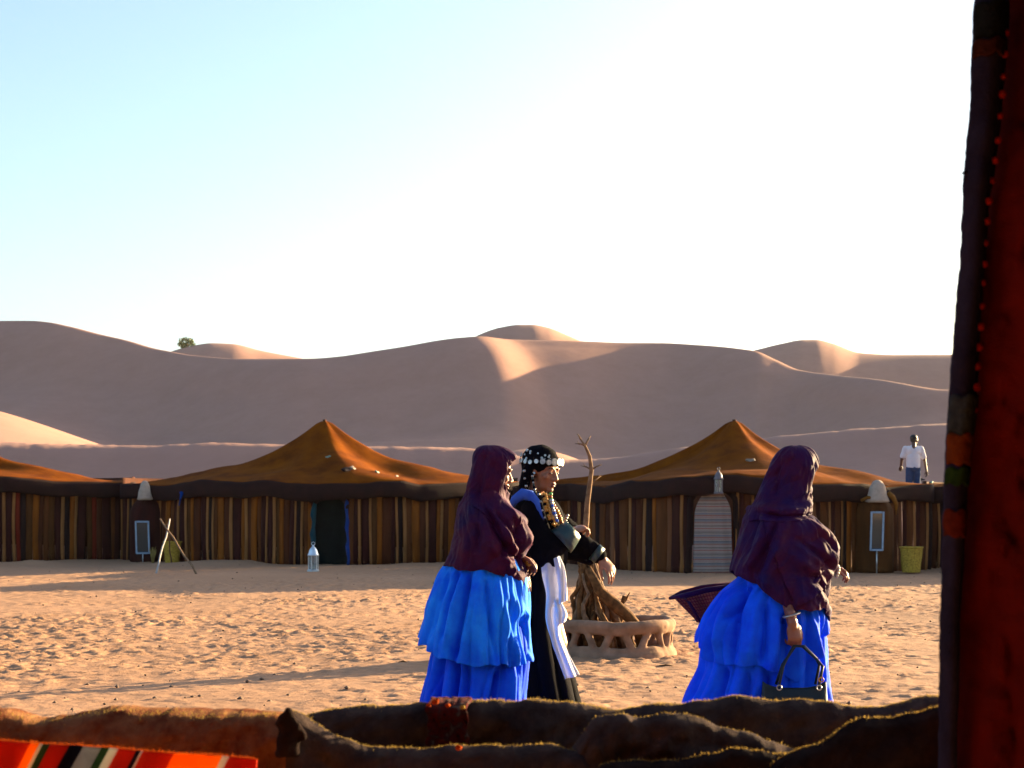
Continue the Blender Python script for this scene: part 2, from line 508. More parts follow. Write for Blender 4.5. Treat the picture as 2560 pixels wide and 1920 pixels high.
# ------------------------------------------------------------------ the row of wool tents
M_ROOF = cloth_mat('roof_wool', (.25, .066, .003), (.12, .028, .004), 2.2, weave=90, bump=.35, detail=6, spec=.02)
def strip_mat(name, c):
    return cloth_mat(name, c, tuple(x * .55 for x in c), 5, weave=120, bump=.4, stretch=(1, 1, .25))
STRIPS = {
    'maroon': strip_mat('strip_maroon', (.050, .009, .007)),
    'black': strip_mat('strip_black', (.022, .008, .008)),
    'brown': strip_mat('strip_brown', (.100, .026, .008)),
    'umber': strip_mat('strip_umber', (.150, .046, .011)),
    'orange': strip_mat('strip_orange', (.29, .085, .008)),
    'tan': strip_mat('strip_tan', (.36, .155, .05)),
    'olive': strip_mat('strip_olive', (.110, .038, .008)),
    'red': strip_mat('strip_red', (.20, .018, .006)),
    'clay': strip_mat('strip_clay', (.22, .082, .034)),
}
M_VAL = cloth_mat('valance_wool', (.030, .009, .008), (.017, .006, .006), 4, weave=100, bump=.4)
M_DARK = cloth_mat('inner_dark', (.012, .010, .012), weave=60)
M_BLUE = cloth_mat('blue_trim', (.010, .060, .32), (.006, .035, .2), 8)
M_TEAL = cloth_mat('teal_cloth', (.006, .060, .085), (.004, .04, .06), 8)
M_SEAM = cloth_mat('seam_cord', (.09, .04, .012), weave=200)

def front_line(t):
    """returns f(x) -> depth of the wall line for a tent spec"""
    x0, x1, yj, b, xc = t['x0'], t['x1'], t['yj'], t['bulge'], t['door']
    def f(x):
        s = (x - x0) / (xc - x0) if x < xc else (x1 - x) / (x1 - xc)
        s = min(max(s, 0), 1); sn = math.sin(s * PI / 2) ** 1.15
        e = yj if x < xc else t.get('yjr', yj)
        return e + (yj - b - e) * sn
    return f

def sub_pieces(root, t, rng):
    f = front_line(t)
    # wall of sewn strips, each one a cloth band
    wall = new_obj('wall', None, None, root); wall.empty_display_size = .1
    x = t['x0'] + .02; pat = t['pattern']; k = 0
    dl, dr = t['door'] - t['dw'] / 2, t['door'] + t['dw'] / 2
    while x < t['x1'] - .03:
        nm, wd = pat[k % len(pat)]; k += 1
        wd = wd * rng.uniform(.6, 1.0)
        if t.get('hidden') and not t['hidden'](x): x += wd; continue
        xa, xb = x, min(x + wd, t['x1'] - .01)
        x = xb
        if xb > dl and xa < dr:      # leave the doorway open
            if xa < dl - .04: xb = dl
            elif xb > dr + .04: xa = dr
            else: continue
        proud = .022 if nm == 'tan' else rng.uniform(0, .01)
        wob = rng.uniform(-.03, .03); ph = rng.uniform(0, 6)
        nz, nx = 9, 4
        V = np.zeros((nz, nx, 3))
        for i in range(nz):
            z = -.03 + (t['wall_h'] + .02) * i / (nz - 1)
            q = i / (nz - 1)
            for j in range(nx):
                u = j / (nx - 1)
                xx = xa + (xb - xa) * u + wob * (1 - q) * .6 + .008 * math.sin(q * 5 + ph)
                bul = .012 * math.sin(u * PI) + .05 * math.sin(q * PI) * (.6 + .4 * math.sin(xx * 1.7 + ph * .1))
                V[i, j] = (xx, f(min(max(xx, t['x0']), t['x1'])) - bul - proud - .02 * (1 - q), z)
        o = grid_obj('cloth_strip', V, STRIPS[nm], wall, thick=.008)
    # roof: polar cloth from the apex to the rim, sagging
    nr, na = 34, 96
    ax, ay, az = t['apex']
    V = np.zeros((nr, na, 3)); rim = np.zeros((na, 3))
    for a in range(na):
        th = 2 * PI * a / na
        c, s = math.cos(th), math.sin(th)
        # rim point: march out to the footprint
        if s <= 0:
            lo, hi = 0, 12.
            for _ in range(40):
                m = (lo + hi) / 2; px_, py_ = ax + c * m, ay + s * m
                ins = t['x0'] - .05 < px_ < t['x1'] + .05 and py_ > f(min(max(px_, t['x0']), t['x1'])) - .16
                lo, hi = (m, hi) if ins else (lo, m)
            rr = lo
        else:
            hw = (t['x1'] - ax + .05) if c > 0 else (ax - t['x0'] + .05)
            rr = 1 / math.sqrt((c / hw) ** 2 + (s / 3.4) ** 2)
            rr = min(rr, hw / max(abs(c), 1e-6))
        rim[a] = (ax + c * rr, ay + s * rr, t['eave'] + t['eave_f'](ax + c * rr))
    for i in range(nr):
        q = (i / (nr - 1)) ** 1.15
        k_ = t['k']
        g = (math.exp(-k_ * q) - math.exp(-k_)) / (1 - math.exp(-k_))
        tip = max(0, 1 - q / .05)
        for a in range(na):
            r3 = rim[a]
            th = 2 * PI * a / na
            x_ = ax + (r3[0] - ax) * q; y_ = ay + (r3[1] - ay) * q
            z_ = r3[2] + (az - r3[2]) * g - .10 * tip * tip
            hip = (th - 2 * PI + R(72) + PI) % (2 * PI) - PI      # hip seam pulled tight towards the front
            z_ += t.get('hip', .34) * math.exp(-abs(hip) / .55) * q * (1 - q) ** .7 * 1.6
            # slack cloth: soft radial creases and a swell of the eave
            z_ += .05 * math.sin(th * 7 + t['seed']) * q * (1 - q) * 2
            z_ += .10 * (mnoise.noise((x_ * .9, y_ * .9, t['seed']))) * sstep(.15, .5, q)
            z_ += .035 * mnoise.noise((x_ * 3.1, y_ * 3.1, t['seed'] + 4)) * q
            V[i, a] = (x_, y_, z_)
    # extra closing ring
    roof = grid_obj('roof', V, M_ROOF, root, wrap=True, thick=.02)
    rim2 = V[-1]
    # valance: the roof cloth turned down over the eave, front half only
    order = [a for a in range(na) if math.sin(2 * PI * a / na) <= .15]
    order.sort(key=lambda a: (2 * PI * a / na - PI * .9) % (2 * PI))
    m = len(order)
    pts = np.array([rim2[a] for a in order])
    s_ = np.linspace(0, m - 1, m * 3); ii = np.clip(s_.astype(int), 0, m - 2); ff = (s_ - ii)[:, None]
    pts = pts[ii] * (1 - ff) + pts[ii + 1] * ff
    W = np.zeros((7, len(pts), 3))
    for i in range(7):
        q = i / 6
        for a in range(len(pts)):
            x_, y_, z_ = pts[a]
            drop = t['val'] * (1 + .18 * mnoise.noise((x_ * 1.3, t['seed'], 2)) + .05 * mnoise.noise((x_ * 6, 1, 2)))
            W[i, a] = (x_, y_ - .015 - .045 * math.sin(q * PI * .9) + .03 * mnoise.noise((x_ * 2.3, q * 1.2, 7)) * q, z_ + .012 - drop * q)
    val = grid_obj('valance', W, M_VAL, root, thick=.012)
    # a back wall keeps the inside dark
    na2 = 40
    Wb = np.zeros((2, na2, 3))
    for a in range(na2):
        th = PI * a / (na2 - 1)
        hw = (t['x1'] - t['x0']) / 2
        Wb[0, a] = ((t['x0'] + t['x1']) / 2 + hw * math.cos(th), t['yj'] + 3.0 * math.sin(th), -.2)
        Wb[1, a] = Wb[0, a]; Wb[1, a, 2] = t['eave'] + .12
    grid_obj('back_wall', Wb, STRIPS['brown'], root, thick=.01)
    # pole under the apex
    bm = bmesh.new(); add_tube(bm, [(ax, ay, -.1), (ax, ay, az - .06)], [.05, .04], 8)
    bm_obj('pole', bm, STRIPS['umber'], root)
    return f, roof

PAT_A = [('maroon', .12), ('tan', .075), ('maroon', .2), ('tan', .065), ('red', .08), ('black', .12), ('olive', .12), ('orange', .15), ('brown', .10), ('umber', .13), ('olive', .12),
         ('maroon', .16), ('tan', .07), ('black', .16), ('orange', .1), ('tan', .07), ('maroon', .18), ('olive', .1), ('red', .13), ('brown', .14), ('maroon', .2), ('umber', .08)]
PAT_B = [('maroon', .13), ('tan', .06), ('black', .10), ('tan', .07), ('umber', .12), ('orange', .17), ('brown', .16), ('tan', .075), ('maroon', .2), ('orange', .09), ('tan', .07), ('brown', .12), ('orange', .14),
         ('umber', .13), ('maroon', .12), ('tan', .065), ('maroon', .17), ('tan', .07), ('olive', .11), ('orange', .12), ('brown', .2)]
PAT_C = [('brown', .12), ('clay', .09), ('maroon', .12), ('umber', .16), ('tan', .06), ('maroon', .10), ('brown', .15), ('tan', .06), ('black', .12), ('orange', .10), ('umber', .2), ('clay', .08),
         ('maroon', .17), ('tan', .08), ('maroon', .18), ('orange', .09), ('clay', .07), ('black', .12), ('umber', .12)]
TENTS = [
    dict(x0=-17.2, x1=-8.40, yj=34.6, bulge=2.0, door=-13.0, dw=.9, apex=(-12.7, 34.8, 3.10), eave=1.73, eave_f=lambda x: .0, wall_h=1.66, val=.33, k=2.9, seed=1.3, pattern=PAT_A,
         hidden=lambda x: x > -11.8, label='striped wool tent cut by the left edge, its sunlit roof sloping down'),
    dict(x0=-8.46, x1=.12, yj=34.0, bulge=2.1, door=-3.70, dw=.74, apex=(-4.11, 34.3, 3.16), eave=1.70, eave_f=lambda x: .02 * math.sin(x), wall_h=1.64, val=.33, k=2.6, seed=2.7, pattern=PAT_B,
         hidden=None, label='peaked brown wool tent with an open dark doorway trimmed in blue'),
    dict(x0=.06, x1=8.05, yj=34.2, yjr=30.0, bulge=6.2, door=3.60, dw=.80, apex=(4.52, 31.8, 3.03), eave=1.60, eave_f=lambda x: .12 * math.exp(-((x - 3.6) / 1.6) ** 2), wall_h=1.62, val=.32, k=2.7, seed=5.1, pattern=PAT_C,
         hidden=None, label='peaked brown wool tent whose door is closed by a striped curtain'),
    dict(x0=8.00, x1=15.5, yj=30.2, bulge=1.2, door=12.5, dw=.8, apex=(12.6, 32.6, 3.0), eave=1.58, eave_f=lambda x: .0, wall_h=1.55, val=.32, k=3.0, seed=7.7, pattern=PAT_C[5:] + PAT_A[:4],
         hidden=lambda x: x < 11, label='low end of a wool tent behind the yellow basket on the right'),
]
lines = []
rs = random.Random(8)
roots = []
for t in TENTS:
    root = thing('nomad_tent', t['label'], 'tent', (0, 0, 0), 0, 'row of wool tents')
    f, roof = sub_pieces(root, t, rs)
    lines.append(f); roots.append(root); t['roof'] = roof

# doorway of the middle tent: dark mouth, teal and blue edging
def arch_pts(xc, wd, top, f, n=26, dy=0):
    out = []
    for i in range(n + 1):
        u = i / n
        if u < .36: x, z = xc - wd / 2 * (1 - .10 * (u / .36)), (top - .28) * u / .36
        elif u > .64: x, z = xc + wd / 2 * (1 - .10 * ((1 - u) / .36)), (top - .28) * (1 - u) / .36
        else:
            th = PI * (1 - (u - .36) / .28)
            x, z = xc + wd * .45 * math.cos(th), top - .28 + .28 * math.sin(th)
        out.append(Vector((x, f(x) + dy, z)))
    return out
t = TENTS[1]; f = lines[1]
ap = arch_pts(t['door'], t['dw'], 1.48, f, dy=-.05)
for nm, a, b, r_, m_ in (('door_curtain', 0, 11, .05, M_TEAL), ('door_trim', 15, 26, .035, M_BLUE), ('lintel_roll', 10, 17, .05, M_VAL)):
    bm = bmesh.new()
    seg = ap[a:b + 1]
    add_tube(bm, [p + Vector((.012 * math.sin(i * 2.1), 0, 0)) for i, p in enumerate(seg)], [r_ * (1 + .3 * math.sin(i * 1.7)) for i in range(len(seg))], 8)
    bm_obj(nm, bm, m_, roots[1])
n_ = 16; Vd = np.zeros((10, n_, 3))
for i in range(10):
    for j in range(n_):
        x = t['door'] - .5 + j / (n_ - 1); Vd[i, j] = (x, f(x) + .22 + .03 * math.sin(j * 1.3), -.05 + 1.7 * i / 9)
grid_obj('doorway_shade', Vd, cloth_mat('doorway_shade_tint', (.004, .012, .012), (.002, .005, .006), 6), roots[1], thick=.01)  # near-black sheet added behind the doorway, standing in for the tent's inner shade
# cloth over the doorway: spandrel between arch and eave
def spandrel(root, xc, wd, top, eave, f, mat, half=None):
    half = half or wd / 2 + .06
    n = 25; V = np.zeros((2, n, 3))
    for i in range(n):
        x = xc - half + 2 * half * i / (n - 1)
        u = abs(x - xc) / (wd * .45)
        zl = top - .28 + .28 * math.sqrt(max(0, 1 - min(u, 1) ** 2)) if u < 1 else -.02
        V[0, i] = (x, f(x) - .035, zl); V[1, i] = (x, f(x) - .035, eave)
    return grid_obj('door_surround', V, mat, root, thick=.012, smooth=False)
spandrel(roots[1], t['door'], t['dw'], 1.48, 1.68, f, STRIPS['maroon'])
# pale hanging scrap at the lintel
# closed curtain of the right-hand tent: horizontal woven bands
def band_mat():
    m, tr, b = mat_new('banded_curtain')
    tc = N(tr, 'TexCoord'); sp_ = N(tr, 'SeparateXYZ'); tr.links.new(tc.outputs['Object'], sp_.inputs[0])
    nz = N(tr, 'TexNoise', Scale=3., Detail=2); tr.links.new(tc.outputs['Object'], nz.inputs['Vector'])
    ma = N(tr, 'Math', operation='MULTIPLY_ADD'); ma.inputs[1].default_value = .02
    tr.links.new(nz.outputs['Fac'], ma.inputs[0]); tr.links.new(sp_.outputs['Z'], ma.inputs[2])
    mr = N(tr, 'MapRange'); mr.inputs[1].default_value = 0; mr.inputs[2].default_value = 1.6
    tr.links.new(ma.outputs[0], mr.inputs[0])
    fr_ = N(tr, 'Math', operation='FRACT'); mu = N(tr, 'Math', operation='MULTIPLY'); mu.inputs[1].default_value = 2.55
    tr.links.new(ma.outputs[0], mu.inputs[0]); tr.links.new(mu.outputs[0], fr_.inputs[0])
    W_, Rd, Bl, Dk, Gy = (.24, .185, .165), (.22, .065, .06), (.12, .12, .15), (.05, .042, .045), (.17, .135, .125)
    seq = [(W_, 5), (Rd, 2), (W_, 3), (Gy, 2), (Dk, 1.2), (W_, 6), (Rd, 1.6), (Gy, 4), (Bl, 3), (Dk, 1), (W_, 4), (Rd, 1.2), (W_, 2), (Rd, 2), (Gy, 3), (Bl, 2.4), (W_, 4), (Dk, 1), (Gy, 5)]
    tot = sum(q for _, q in seq); acc = 0; st_ = []
    for c_, q in seq: st_.append((acc / tot, c_)); acc += q
    # 32 stops at most in a ramp
    rp = ramp(tr, st_); rp.color_ramp.interpolation = 'CONSTANT'
    tr.links.new(fr_.outputs[0], rp.inputs[0]); tr.links.new(rp.outputs[0], b.inputs['Base Color'])
    b.inputs['Roughness'].default_value = .9
    n2 = N(tr, 'TexNoise', Scale=150); bp = N(tr, 'Bump', Strength=.3, Distance=.005)
    tr.links.new(tc.outputs['Object'], n2.inputs['Vector']); tr.links.new(n2.outputs['Fac'], bp.inputs['Height']); tr.links.new(bp.outputs[0], b.inputs['Normal'])
    return m
M_BAND = band_mat()
t = TENTS[2]; f = lines[2]
spandrel(roots[2], t['door'], t['dw'] + .02, 1.50, 1.62, f, STRIPS['black'], half=.46)
nx, nz = 40, 30; V = np.zeros((nz, nx, 3))
for i in range(nz):
    q = i / (nz - 1); z = .02 + 1.44 * q
    hw = .355 * (1 - .12 * q - .42 * max(0, (q - .72) / .28) ** 2)
    for j in range(nx):
        u = j / (nx - 1) * 2 - 1
        x = t['door'] + hw * u
        V[i, j] = (x, f(x) + .02 + .02 * math.sin(u * 9 + q * 1.5) * (1 - .5 * q) - .03 * q, z)
grid_obj('door_curtain', V, M_BAND, roots[2], thick=.01)
bm = bmesh.new(); ap = arch_pts(t['door'], t['dw'] + .1, 1.56, f, dy=-.05)
add_tube(bm, ap, .045, 8); bm_obj('door_trim', bm, STRIPS['black'], roots[2])
# ------------------------------------------------------------------ things standing in the yard
def cast(px, py):
    """first surface met along the line of sight to a photo pixel"""
    dg = bpy.context.evaluated_depsgraph_get()
    o = Vector((0, 0, EYE)); d = (P(px, py, 10.) - o).normalized()
    ok, loc, nor, *_ = scene.ray_cast(dg, o, d)
    return loc, nor
M_CLAY = plain_mat('dry_clay', (.32, .19, .125), .95, spec=.1, var=.30, scale=9, bump=.5)
M_CONE = plain_mat('pale_plaster', (.46, .36, .29), .95, spec=.1, var=.12, scale=14, bump=.3)
M_WOOD = plain_mat('dry_wood', (.15, .066, .022), .9, spec=.15, var=.6, scale=22, bump=.6)
M_WOOD2 = plain_mat('grey_wood', (.22, .13, .075), .9, spec=.15, var=.4, scale=25, bump=.5)
M_STICKW = plain_mat('pale_stick', (.42, .38, .36), .8, var=.2)
M_BASKET = plain_mat('yellow_straw', (.44, .29, .04), .85, spec=.2, var=.35, scale=30, bump=.4)
M_STRAW = plain_mat('dry_grass', (.30, .22, .06), .9, var=.3)
M_METAL = plain_mat('tin_metal', (.50, .55, .60), .35, metal=.8, var=.15)
M_TRIM = cloth_mat('orange_trim', (.30, .12, .015), weave=120)
mg, tg, bg_ = mat_new('glass'); bg_.inputs['Transmission Weight'].default_value = .9; bg_.inputs['Roughness'].default_value = .08
bg_.inputs['Base Color'].default_value = (.75, .85, .9, 1)
M_GLASS = mg
mm, tm, bm_ = mat_new('mirror'); bm_.inputs['Metallic'].default_value = 1; bm_.inputs['Roughness'].default_value = .12
bm_.inputs['Base Color'].default_value = (.16, .21, .27, 1)
M_MIRROR = mm
M_PALEBLUE = plain_mat('pale_blue_paint', (.30, .42, .58), .6, var=.15)

def cone_prof(r, h, flare):
    return [(0.001, h), (r * .22, h * .985), (r * .42, h * .93), (r * .58, h * .82), (r * .72, h * .64), (r * .87, h * .36), (r * .97, h * .12), (r * (1 + flare), 0), (r * .8, -.02), (.001, -.02)]

def wash_booth(label, c, wd, hgt, cone_r, cone_h, cone_z, mir, drape_mat, trim):
    root = thing('wash_booth', label, 'wash booth', c)
    n, m = 28, 16; V = np.zeros((m, n, 3))
    for i in range(m):
        q = i / (m - 1)
        for j in range(n):
            th = PI * j / (n - 1)
            rad = math.cos(max(0, (q - .74) / .26) * PI * .46) ** .7
            x = wd / 2 * math.cos(th) * rad * (1 + .02 * math.sin(th * 9 + q * 3))
            y = .30 - .36 * math.sin(th) * rad * (1 + .03 * math.sin(th * 13 + q * 2))
            V[i, j] = (x, y, -.03 + hgt * q)
    grid_obj('drape', V, drape_mat, root, thick=.012)
    bm = bmesh.new(); add_lathe(bm, list(reversed(cone_prof(cone_r, cone_h, .08))), 22, (0, .0, cone_z))
    for v in bm.verts:
        v.co += Vector((mnoise.noise(v.co * 9), mnoise.noise(v.co * 9 + Vector((5, 0, 0))), 0)) * .018
    bm_obj('cone_cap', bm, M_CONE, root)
    mx, mz0, mz1, mw = mir
    bm = bmesh.new(); zc = (mz0 + mz1) / 2; mh = mz1 - mz0; rot = Matrix.Rotation(R(7), 4, 'X')
    e = .032
    for dx in (-1, 1): add_box(bm, (mx + dx * (mw / 2 - e / 2), -.125, zc), (e, .03, mh), rot)
    for dz in (-1, 1): add_box(bm, (mx, -.125 + dz * .001, zc + dz * (mh / 2 - e / 2)), (mw - 2 * e, .03, e), rot)
    fr = bm_obj('mirror_frame', bm, M_PALEBLUE, root, smooth=False)
    bm = bmesh.new(); add_box(bm, (mx, -.118, zc), (mw - 2 * e, .008, mh - 2 * e), rot)
    bm_obj('mirror_glass', bm, M_MIRROR, root, smooth=False)
    bm = bmesh.new(); add_tube(bm, [(mx, -.10, -.03), (mx, -.10, mz0 + .02)], .012, 8); bm_obj('stand', bm, M_METAL, root)
    if trim:
        bm = bmesh.new()
        add_tube(bm, [(.18, -.06, hgt - .02), (.27, -.05, hgt - .10), (.335, -.02, hgt - .22), (.355, .05, hgt - .42)], [.045, .05, .04, .012], 8)
        bm_obj('trim_roll', bm, M_TRIM, root)
        bm = bmesh.new(); add_tube(bm, [(-.30, .0, hgt - .16), (-.20, -.08, hgt - .10), (-.06, -.10, hgt - .13)], [.03, .03, .03], 8)
        bm_obj('trim_roll', bm, M_TRIM, root)
    return root
Yb = 33.3
wash_booth('dark maroon draped wash booth with pale rounded cone cap and blue framed mirror', ((362 - 1280) * Yb / FPX, Yb, .02), .74, 1.44, .155, .40, 1.33, (-.02, .17, .87, .30), STRIPS['maroon'], False)
Yb = 28.7
wash_booth('brown draped wash booth with wide grey cone cap and orange trim, near yellow basket', ((2194 - 1280) * Yb / FPX, Yb, .02), .70, 1.46, .20, .40, 1.28, (-.04, .38, 1.10, .25), STRIPS['olive'], True)

def basket(label, c, r0, r1, h, tilt=0):
    root = thing('straw_basket', label, 'basket', c, 0, 'yellow straw baskets')
    prof = []; n = 15
    for i in range(n * 4 + 1):
        q = i / (n * 4); prof.append((r0 + (r1 - r0) * q ** .8 + .009 * abs(math.sin(q * n * PI)), h * q))
    inner = [(r - .028, z) for r, z in reversed(prof) if z > .03]
    bm = bmesh.new(); add_lathe(bm, [(.001, 0)] + prof + inner + [(.001, .04)], 30)
    for v in bm.verts: v.co += Vector((mnoise.noise(v.co * 5 + Vector(c)), mnoise.noise(v.co * 5 + Vector((3, 1, 0))), 0)) * .02
    o = bm_obj('woven_body', bm, M_BASKET, root); o.rotation_euler.x = tilt
    bm = bmesh.new()
    add_tube(bm, [((r1 + .006) * math.cos(a), (r1 + .006) * math.sin(a), h) for a in np.linspace(0, 2 * PI, 33)], .016, 6, caps=False)
    bm_obj('rim', bm, M_BASKET, root)
    return root
g = GP(2278, 1431); basket('yellow straw basket standing alone on the sand at the right', g, .15, .20, .46)
g = GP(431, 1408); basket('yellow straw basket behind the crossed sticks', g, .135, .185, .45, .04)

# crossed sticks
for nm, a, b, r0, m_, lab in (
        ('pole', (388, 1437), (426, 1299), .017, M_STICKW, 'pale whitish stick leaning in the crossed sticks before the left basket'),
        ('pole', (495, 1439), (402, 1299), .018, M_WOOD2, 'brown stick leaning right to left across the left basket'),
        ('pole', (428, 1412), (420, 1312), .014, M_WOOD2, 'short back stick holding up the crossed sticks')):
    g0 = GP(*a); top = P(b[0], b[1], 29.0 if m_ is not M_STICKW else 28.96)
    if a[1] == 1412: top = P(b[0], b[1], 29.05)
    bm = bmesh.new(); n = 7
    pts = [Vector(g0).lerp(top, i / (n - 1)) + Vector((.012 * math.sin(i * 1.9), 0, .01 * math.sin(i * 2.3))) - (Vector((0, 0, .04)) if i == 0 else Vector()) for i in range(n)]
    add_tube(bm, [p - g0 for p in pts], [r0 * (1.1 - .3 * i / n) for i in range(n)], 8)
    tag(bm_obj('wooden_stick', bm, m_, None, loc=g0), lab, 'stick', 'sticks crossed into a tripod')
# straw tuft
g = GP(382, 1408); bm = bmesh.new(); r_ = random.Random(3)
for k in range(26):
    a = r_.uniform(0, 6.28); d = Vector((math.cos(a) * r_.uniform(.01, .09), math.sin(a) * .05, r_.uniform(.2, .36)))
    add_tube(bm, [(d.x * .15, d.y * .15, -.02), (d.x * .5, d.y * .5, d.z * .55), d], [.010, .009, .003], 5)
tag(bm_obj('straw_tuft', bm, M_STRAW, loc=g), 'small upright yellow straw tuft between left wash booth and sticks', 'straw tuft')
# reeds by the right tent
g = GP(2112, 1424); bm = bmesh.new()
for k in range(11):
    a = r_.uniform(-.16, .16); h = r_.uniform(.45, 1.15)
    add_tube(bm, [(a * .3, 0, -.02), (a * .5 + .02, 0, h * .5), (a, .03, h)], [.012, .009, .003], 5)
tag(bm_obj('dry_reeds', bm, M_STRAW, loc=g), 'thin dry reeds standing against the right tent wall', 'reeds')

# lanterns
def lantern(label, c, h, wd, M_METAL=M_METAL):
    root = thing('lantern', label, 'lantern', c, .3)
    b = wd / 2
    bm = bmesh.new(); add_lathe(bm, [(.001, 0), (b * 1.1, 0), (b * 1.1, h * .05), (b * .9, h * .08), (.001, h * .08)], 6); bm_obj('base', bm, M_METAL, root, smooth=False)
    z0, z1 = h * .08, h * .55
    for k in range(6):
        a = 2 * PI * k / 6
        bm = bmesh.new(); add_box(bm, (b * .86 * math.cos(a), b * .86 * math.sin(a), (z0 + z1) / 2), (.014, .014, z1 - z0)); bm_obj('post', bm, M_METAL, root, smooth=False)
        a += PI / 6
        bm = bmesh.new(); rt = Matrix.Rotation(a, 4, 'Z')
        add_box(bm, (b * .74 * math.cos(a), b * .74 * math.sin(a), (z0 + z1) / 2), (.003, b * .82, (z1 - z0) * .98), rt); bm_obj('pane', bm, M_GLASS, root, smooth=False)
    bm = bmesh.new()
    add_lathe(bm, [(.001, z1), (b * 1.08, z1), (b * 1.02, z1 + h * .03), (b * .8, z1 + h * .11), (b * .78, z1 + h * .16), (b * .5, z1 + h * .26), (b * .22, z1 + h * .30), (b * .16, z1 + h * .36), (.001, z1 + h * .37)], 12)
    bm_obj('dome', bm, M_METAL, root)
    bm = bmesh.new(); zc = z1 + h * .41
    add_tube(bm, [(b * .3 * math.cos(a), 0, zc + b * .3 * math.sin(a)) for a in np.linspace(0, 2 * PI, 17)], .006, 6, caps=False); bm_obj('ring', bm, M_METAL, root)
    bm = bmesh.new(); add_tube(bm, [(0, 0, z0), (0, 0, z0 + h * .16)], .022, 10); bm_obj('candle', bm, plain_mat('wax', (.7, .66, .55)), root)
    return root
lantern('tin and glass lantern on the sand beside the blue trimmed doorway', GP(783, 1429), .54, .21)
xd = TENTS[2]['door']
lantern('grey tin lantern hanging from the eave above the striped door curtain', (xd + .06, lines[2](xd) - .28, 1.44), .46, .17, plain_mat('dull_tin', (.11, .10, .12), .6, metal=.3))
# blue ribbon on the left part of the middle tent
loc, nor = cast(452, 1238)
bm = bmesh.new(); add_tube(bm, [(0, -.03, .07), (.03, -.05, .02), (.0, -.05, -.08), (-.03, -.04, -.22)], [.03, .035, .018, .012], 6)
add_tube(bm, [(.0, -.05, .05), (.06, -.05, .055)], [.03, .02], 6)
tag(bm_obj('blue_ribbon', bm, M_BLUE, loc=loc), 'small blue ribbon knotted below the eave near the left booth', 'ribbon')
# odds and ends lying on the roofs
M_SCRAP = plain_mat('green_scrap', (.20, .30, .24), .7); M_SCRAP2 = plain_mat('pale_scrap', (.26, .20, .16), .8)
M_BUNDLE = cloth_mat('dark_bundle', (.03, .015, .02))
def scrap(px, py, sz, m_, lab, nm, cat):
    loc, nor = cast(px, py)
    bm = bmesh.new(); add_ball(bm, (0, 0, .01), (sz[0] * .75, sz[1] * .75, sz[2] * .7), u=10, v=7)
    for v in bm.verts: v.co += Vector((mnoise.noise(v.co * 12 + loc), mnoise.noise(v.co * 12 - loc), mnoise.noise(v.co * 14))) * .05
    o = bm_obj(nm, bm, m_, loc=loc); o.rotation_euler = nor.to_track_quat('Z', 'Y').to_euler()
    tag(o, lab, cat, 'scraps lying on the tent roofs')
scrap(820, 1143, (.09, .05, .03), M_SCRAP, 'grey green scrap midway up the middle tent roof', 'cloth_scrap', 'scrap')
scrap(884, 1172, (.13, .09, .04), M_SCRAP2, 'pale crumpled scrap right of the middle tent peak in sun', 'cloth_scrap', 'scrap')
scrap(868, 1176, (.16, .10, .04), M_BUNDLE, 'dark crumpled cloth on the middle tent roof above its door', 'cloth_scrap', 'scrap')
scrap(942, 1181, (.13, .07, .035), M_SCRAP, 'green scrap low on the sunlit right side of middle tent roof', 'cloth_scrap', 'scrap')
scrap(990, 1191, (.08, .06, .03), M_SCRAP2, 'small pale scrap near the right eave of the middle tent', 'cloth_scrap', 'scrap')
scrap(1878, 1152, (.12, .08, .035), M_SCRAP2, 'pale scrap on the sunlit side of the right tent roof', 'cloth_scrap', 'scrap')

# ------------------------------------------------------------------ fire pit
pc = Vector(((1540 - 1280) * 13.1 / FPX, 13.1, .0))
bm = bmesh.new(); RR = .45; NT = 9
ring = lambda z, r, rad, n=48: add_tube(bm, [(rad * math.cos(a), rad * math.sin(a), z + .006 * math.sin(a * 5)) for a in np.linspace(0, 2 * PI, n + 1)], r, 10, caps=False)
ring(.285, .046, RR + .005); ring(.255, .040, RR); ring(.035, .050, RR + .01); ring(.085, .032, RR); ring(-.02, .06, RR + .02)
for k in range(NT):
    a0 = 2 * PI * (k + .20) / NT; a1 = 2 * PI * (k + .70) / NT; a2 = 2 * PI * (k + 1.20) / NT
    p = lambda a, z: Vector((RR * math.cos(a), RR * math.sin(a), z))
    for (q0, q1) in ((p(a0 + .05, .06), p(a1 - .08, .28)), (p(a1 + .08, .28), p(a2 - .05, .06))):
        add_limb(bm, q0, q1, .032, .030, 10)
pit = thing('fire_pit', 'round clay fire pit ring pierced with triangles, in front of the tents', 'fire pit', pc)
fuse('clay_ring', bm, .010, M_CLAY, pit, smooth=2, disp=lambda c, n: .008 * fbm(c[:, 0] * 9 + c[:, 2] * 7, c[:, 1] * 9 - c[:, 2] * 5, 4, 3))
bm = bmesh.new(); add_lathe(bm, [(.001, .03), (.2, .045), (.40, .03), (.42, -.05), (.001, -.05)], 30)
bm_obj('ash_bed', bm, plain_mat('ash', (.05, .04, .035), 1, var=.5, scale=20, bump=.6), pit)
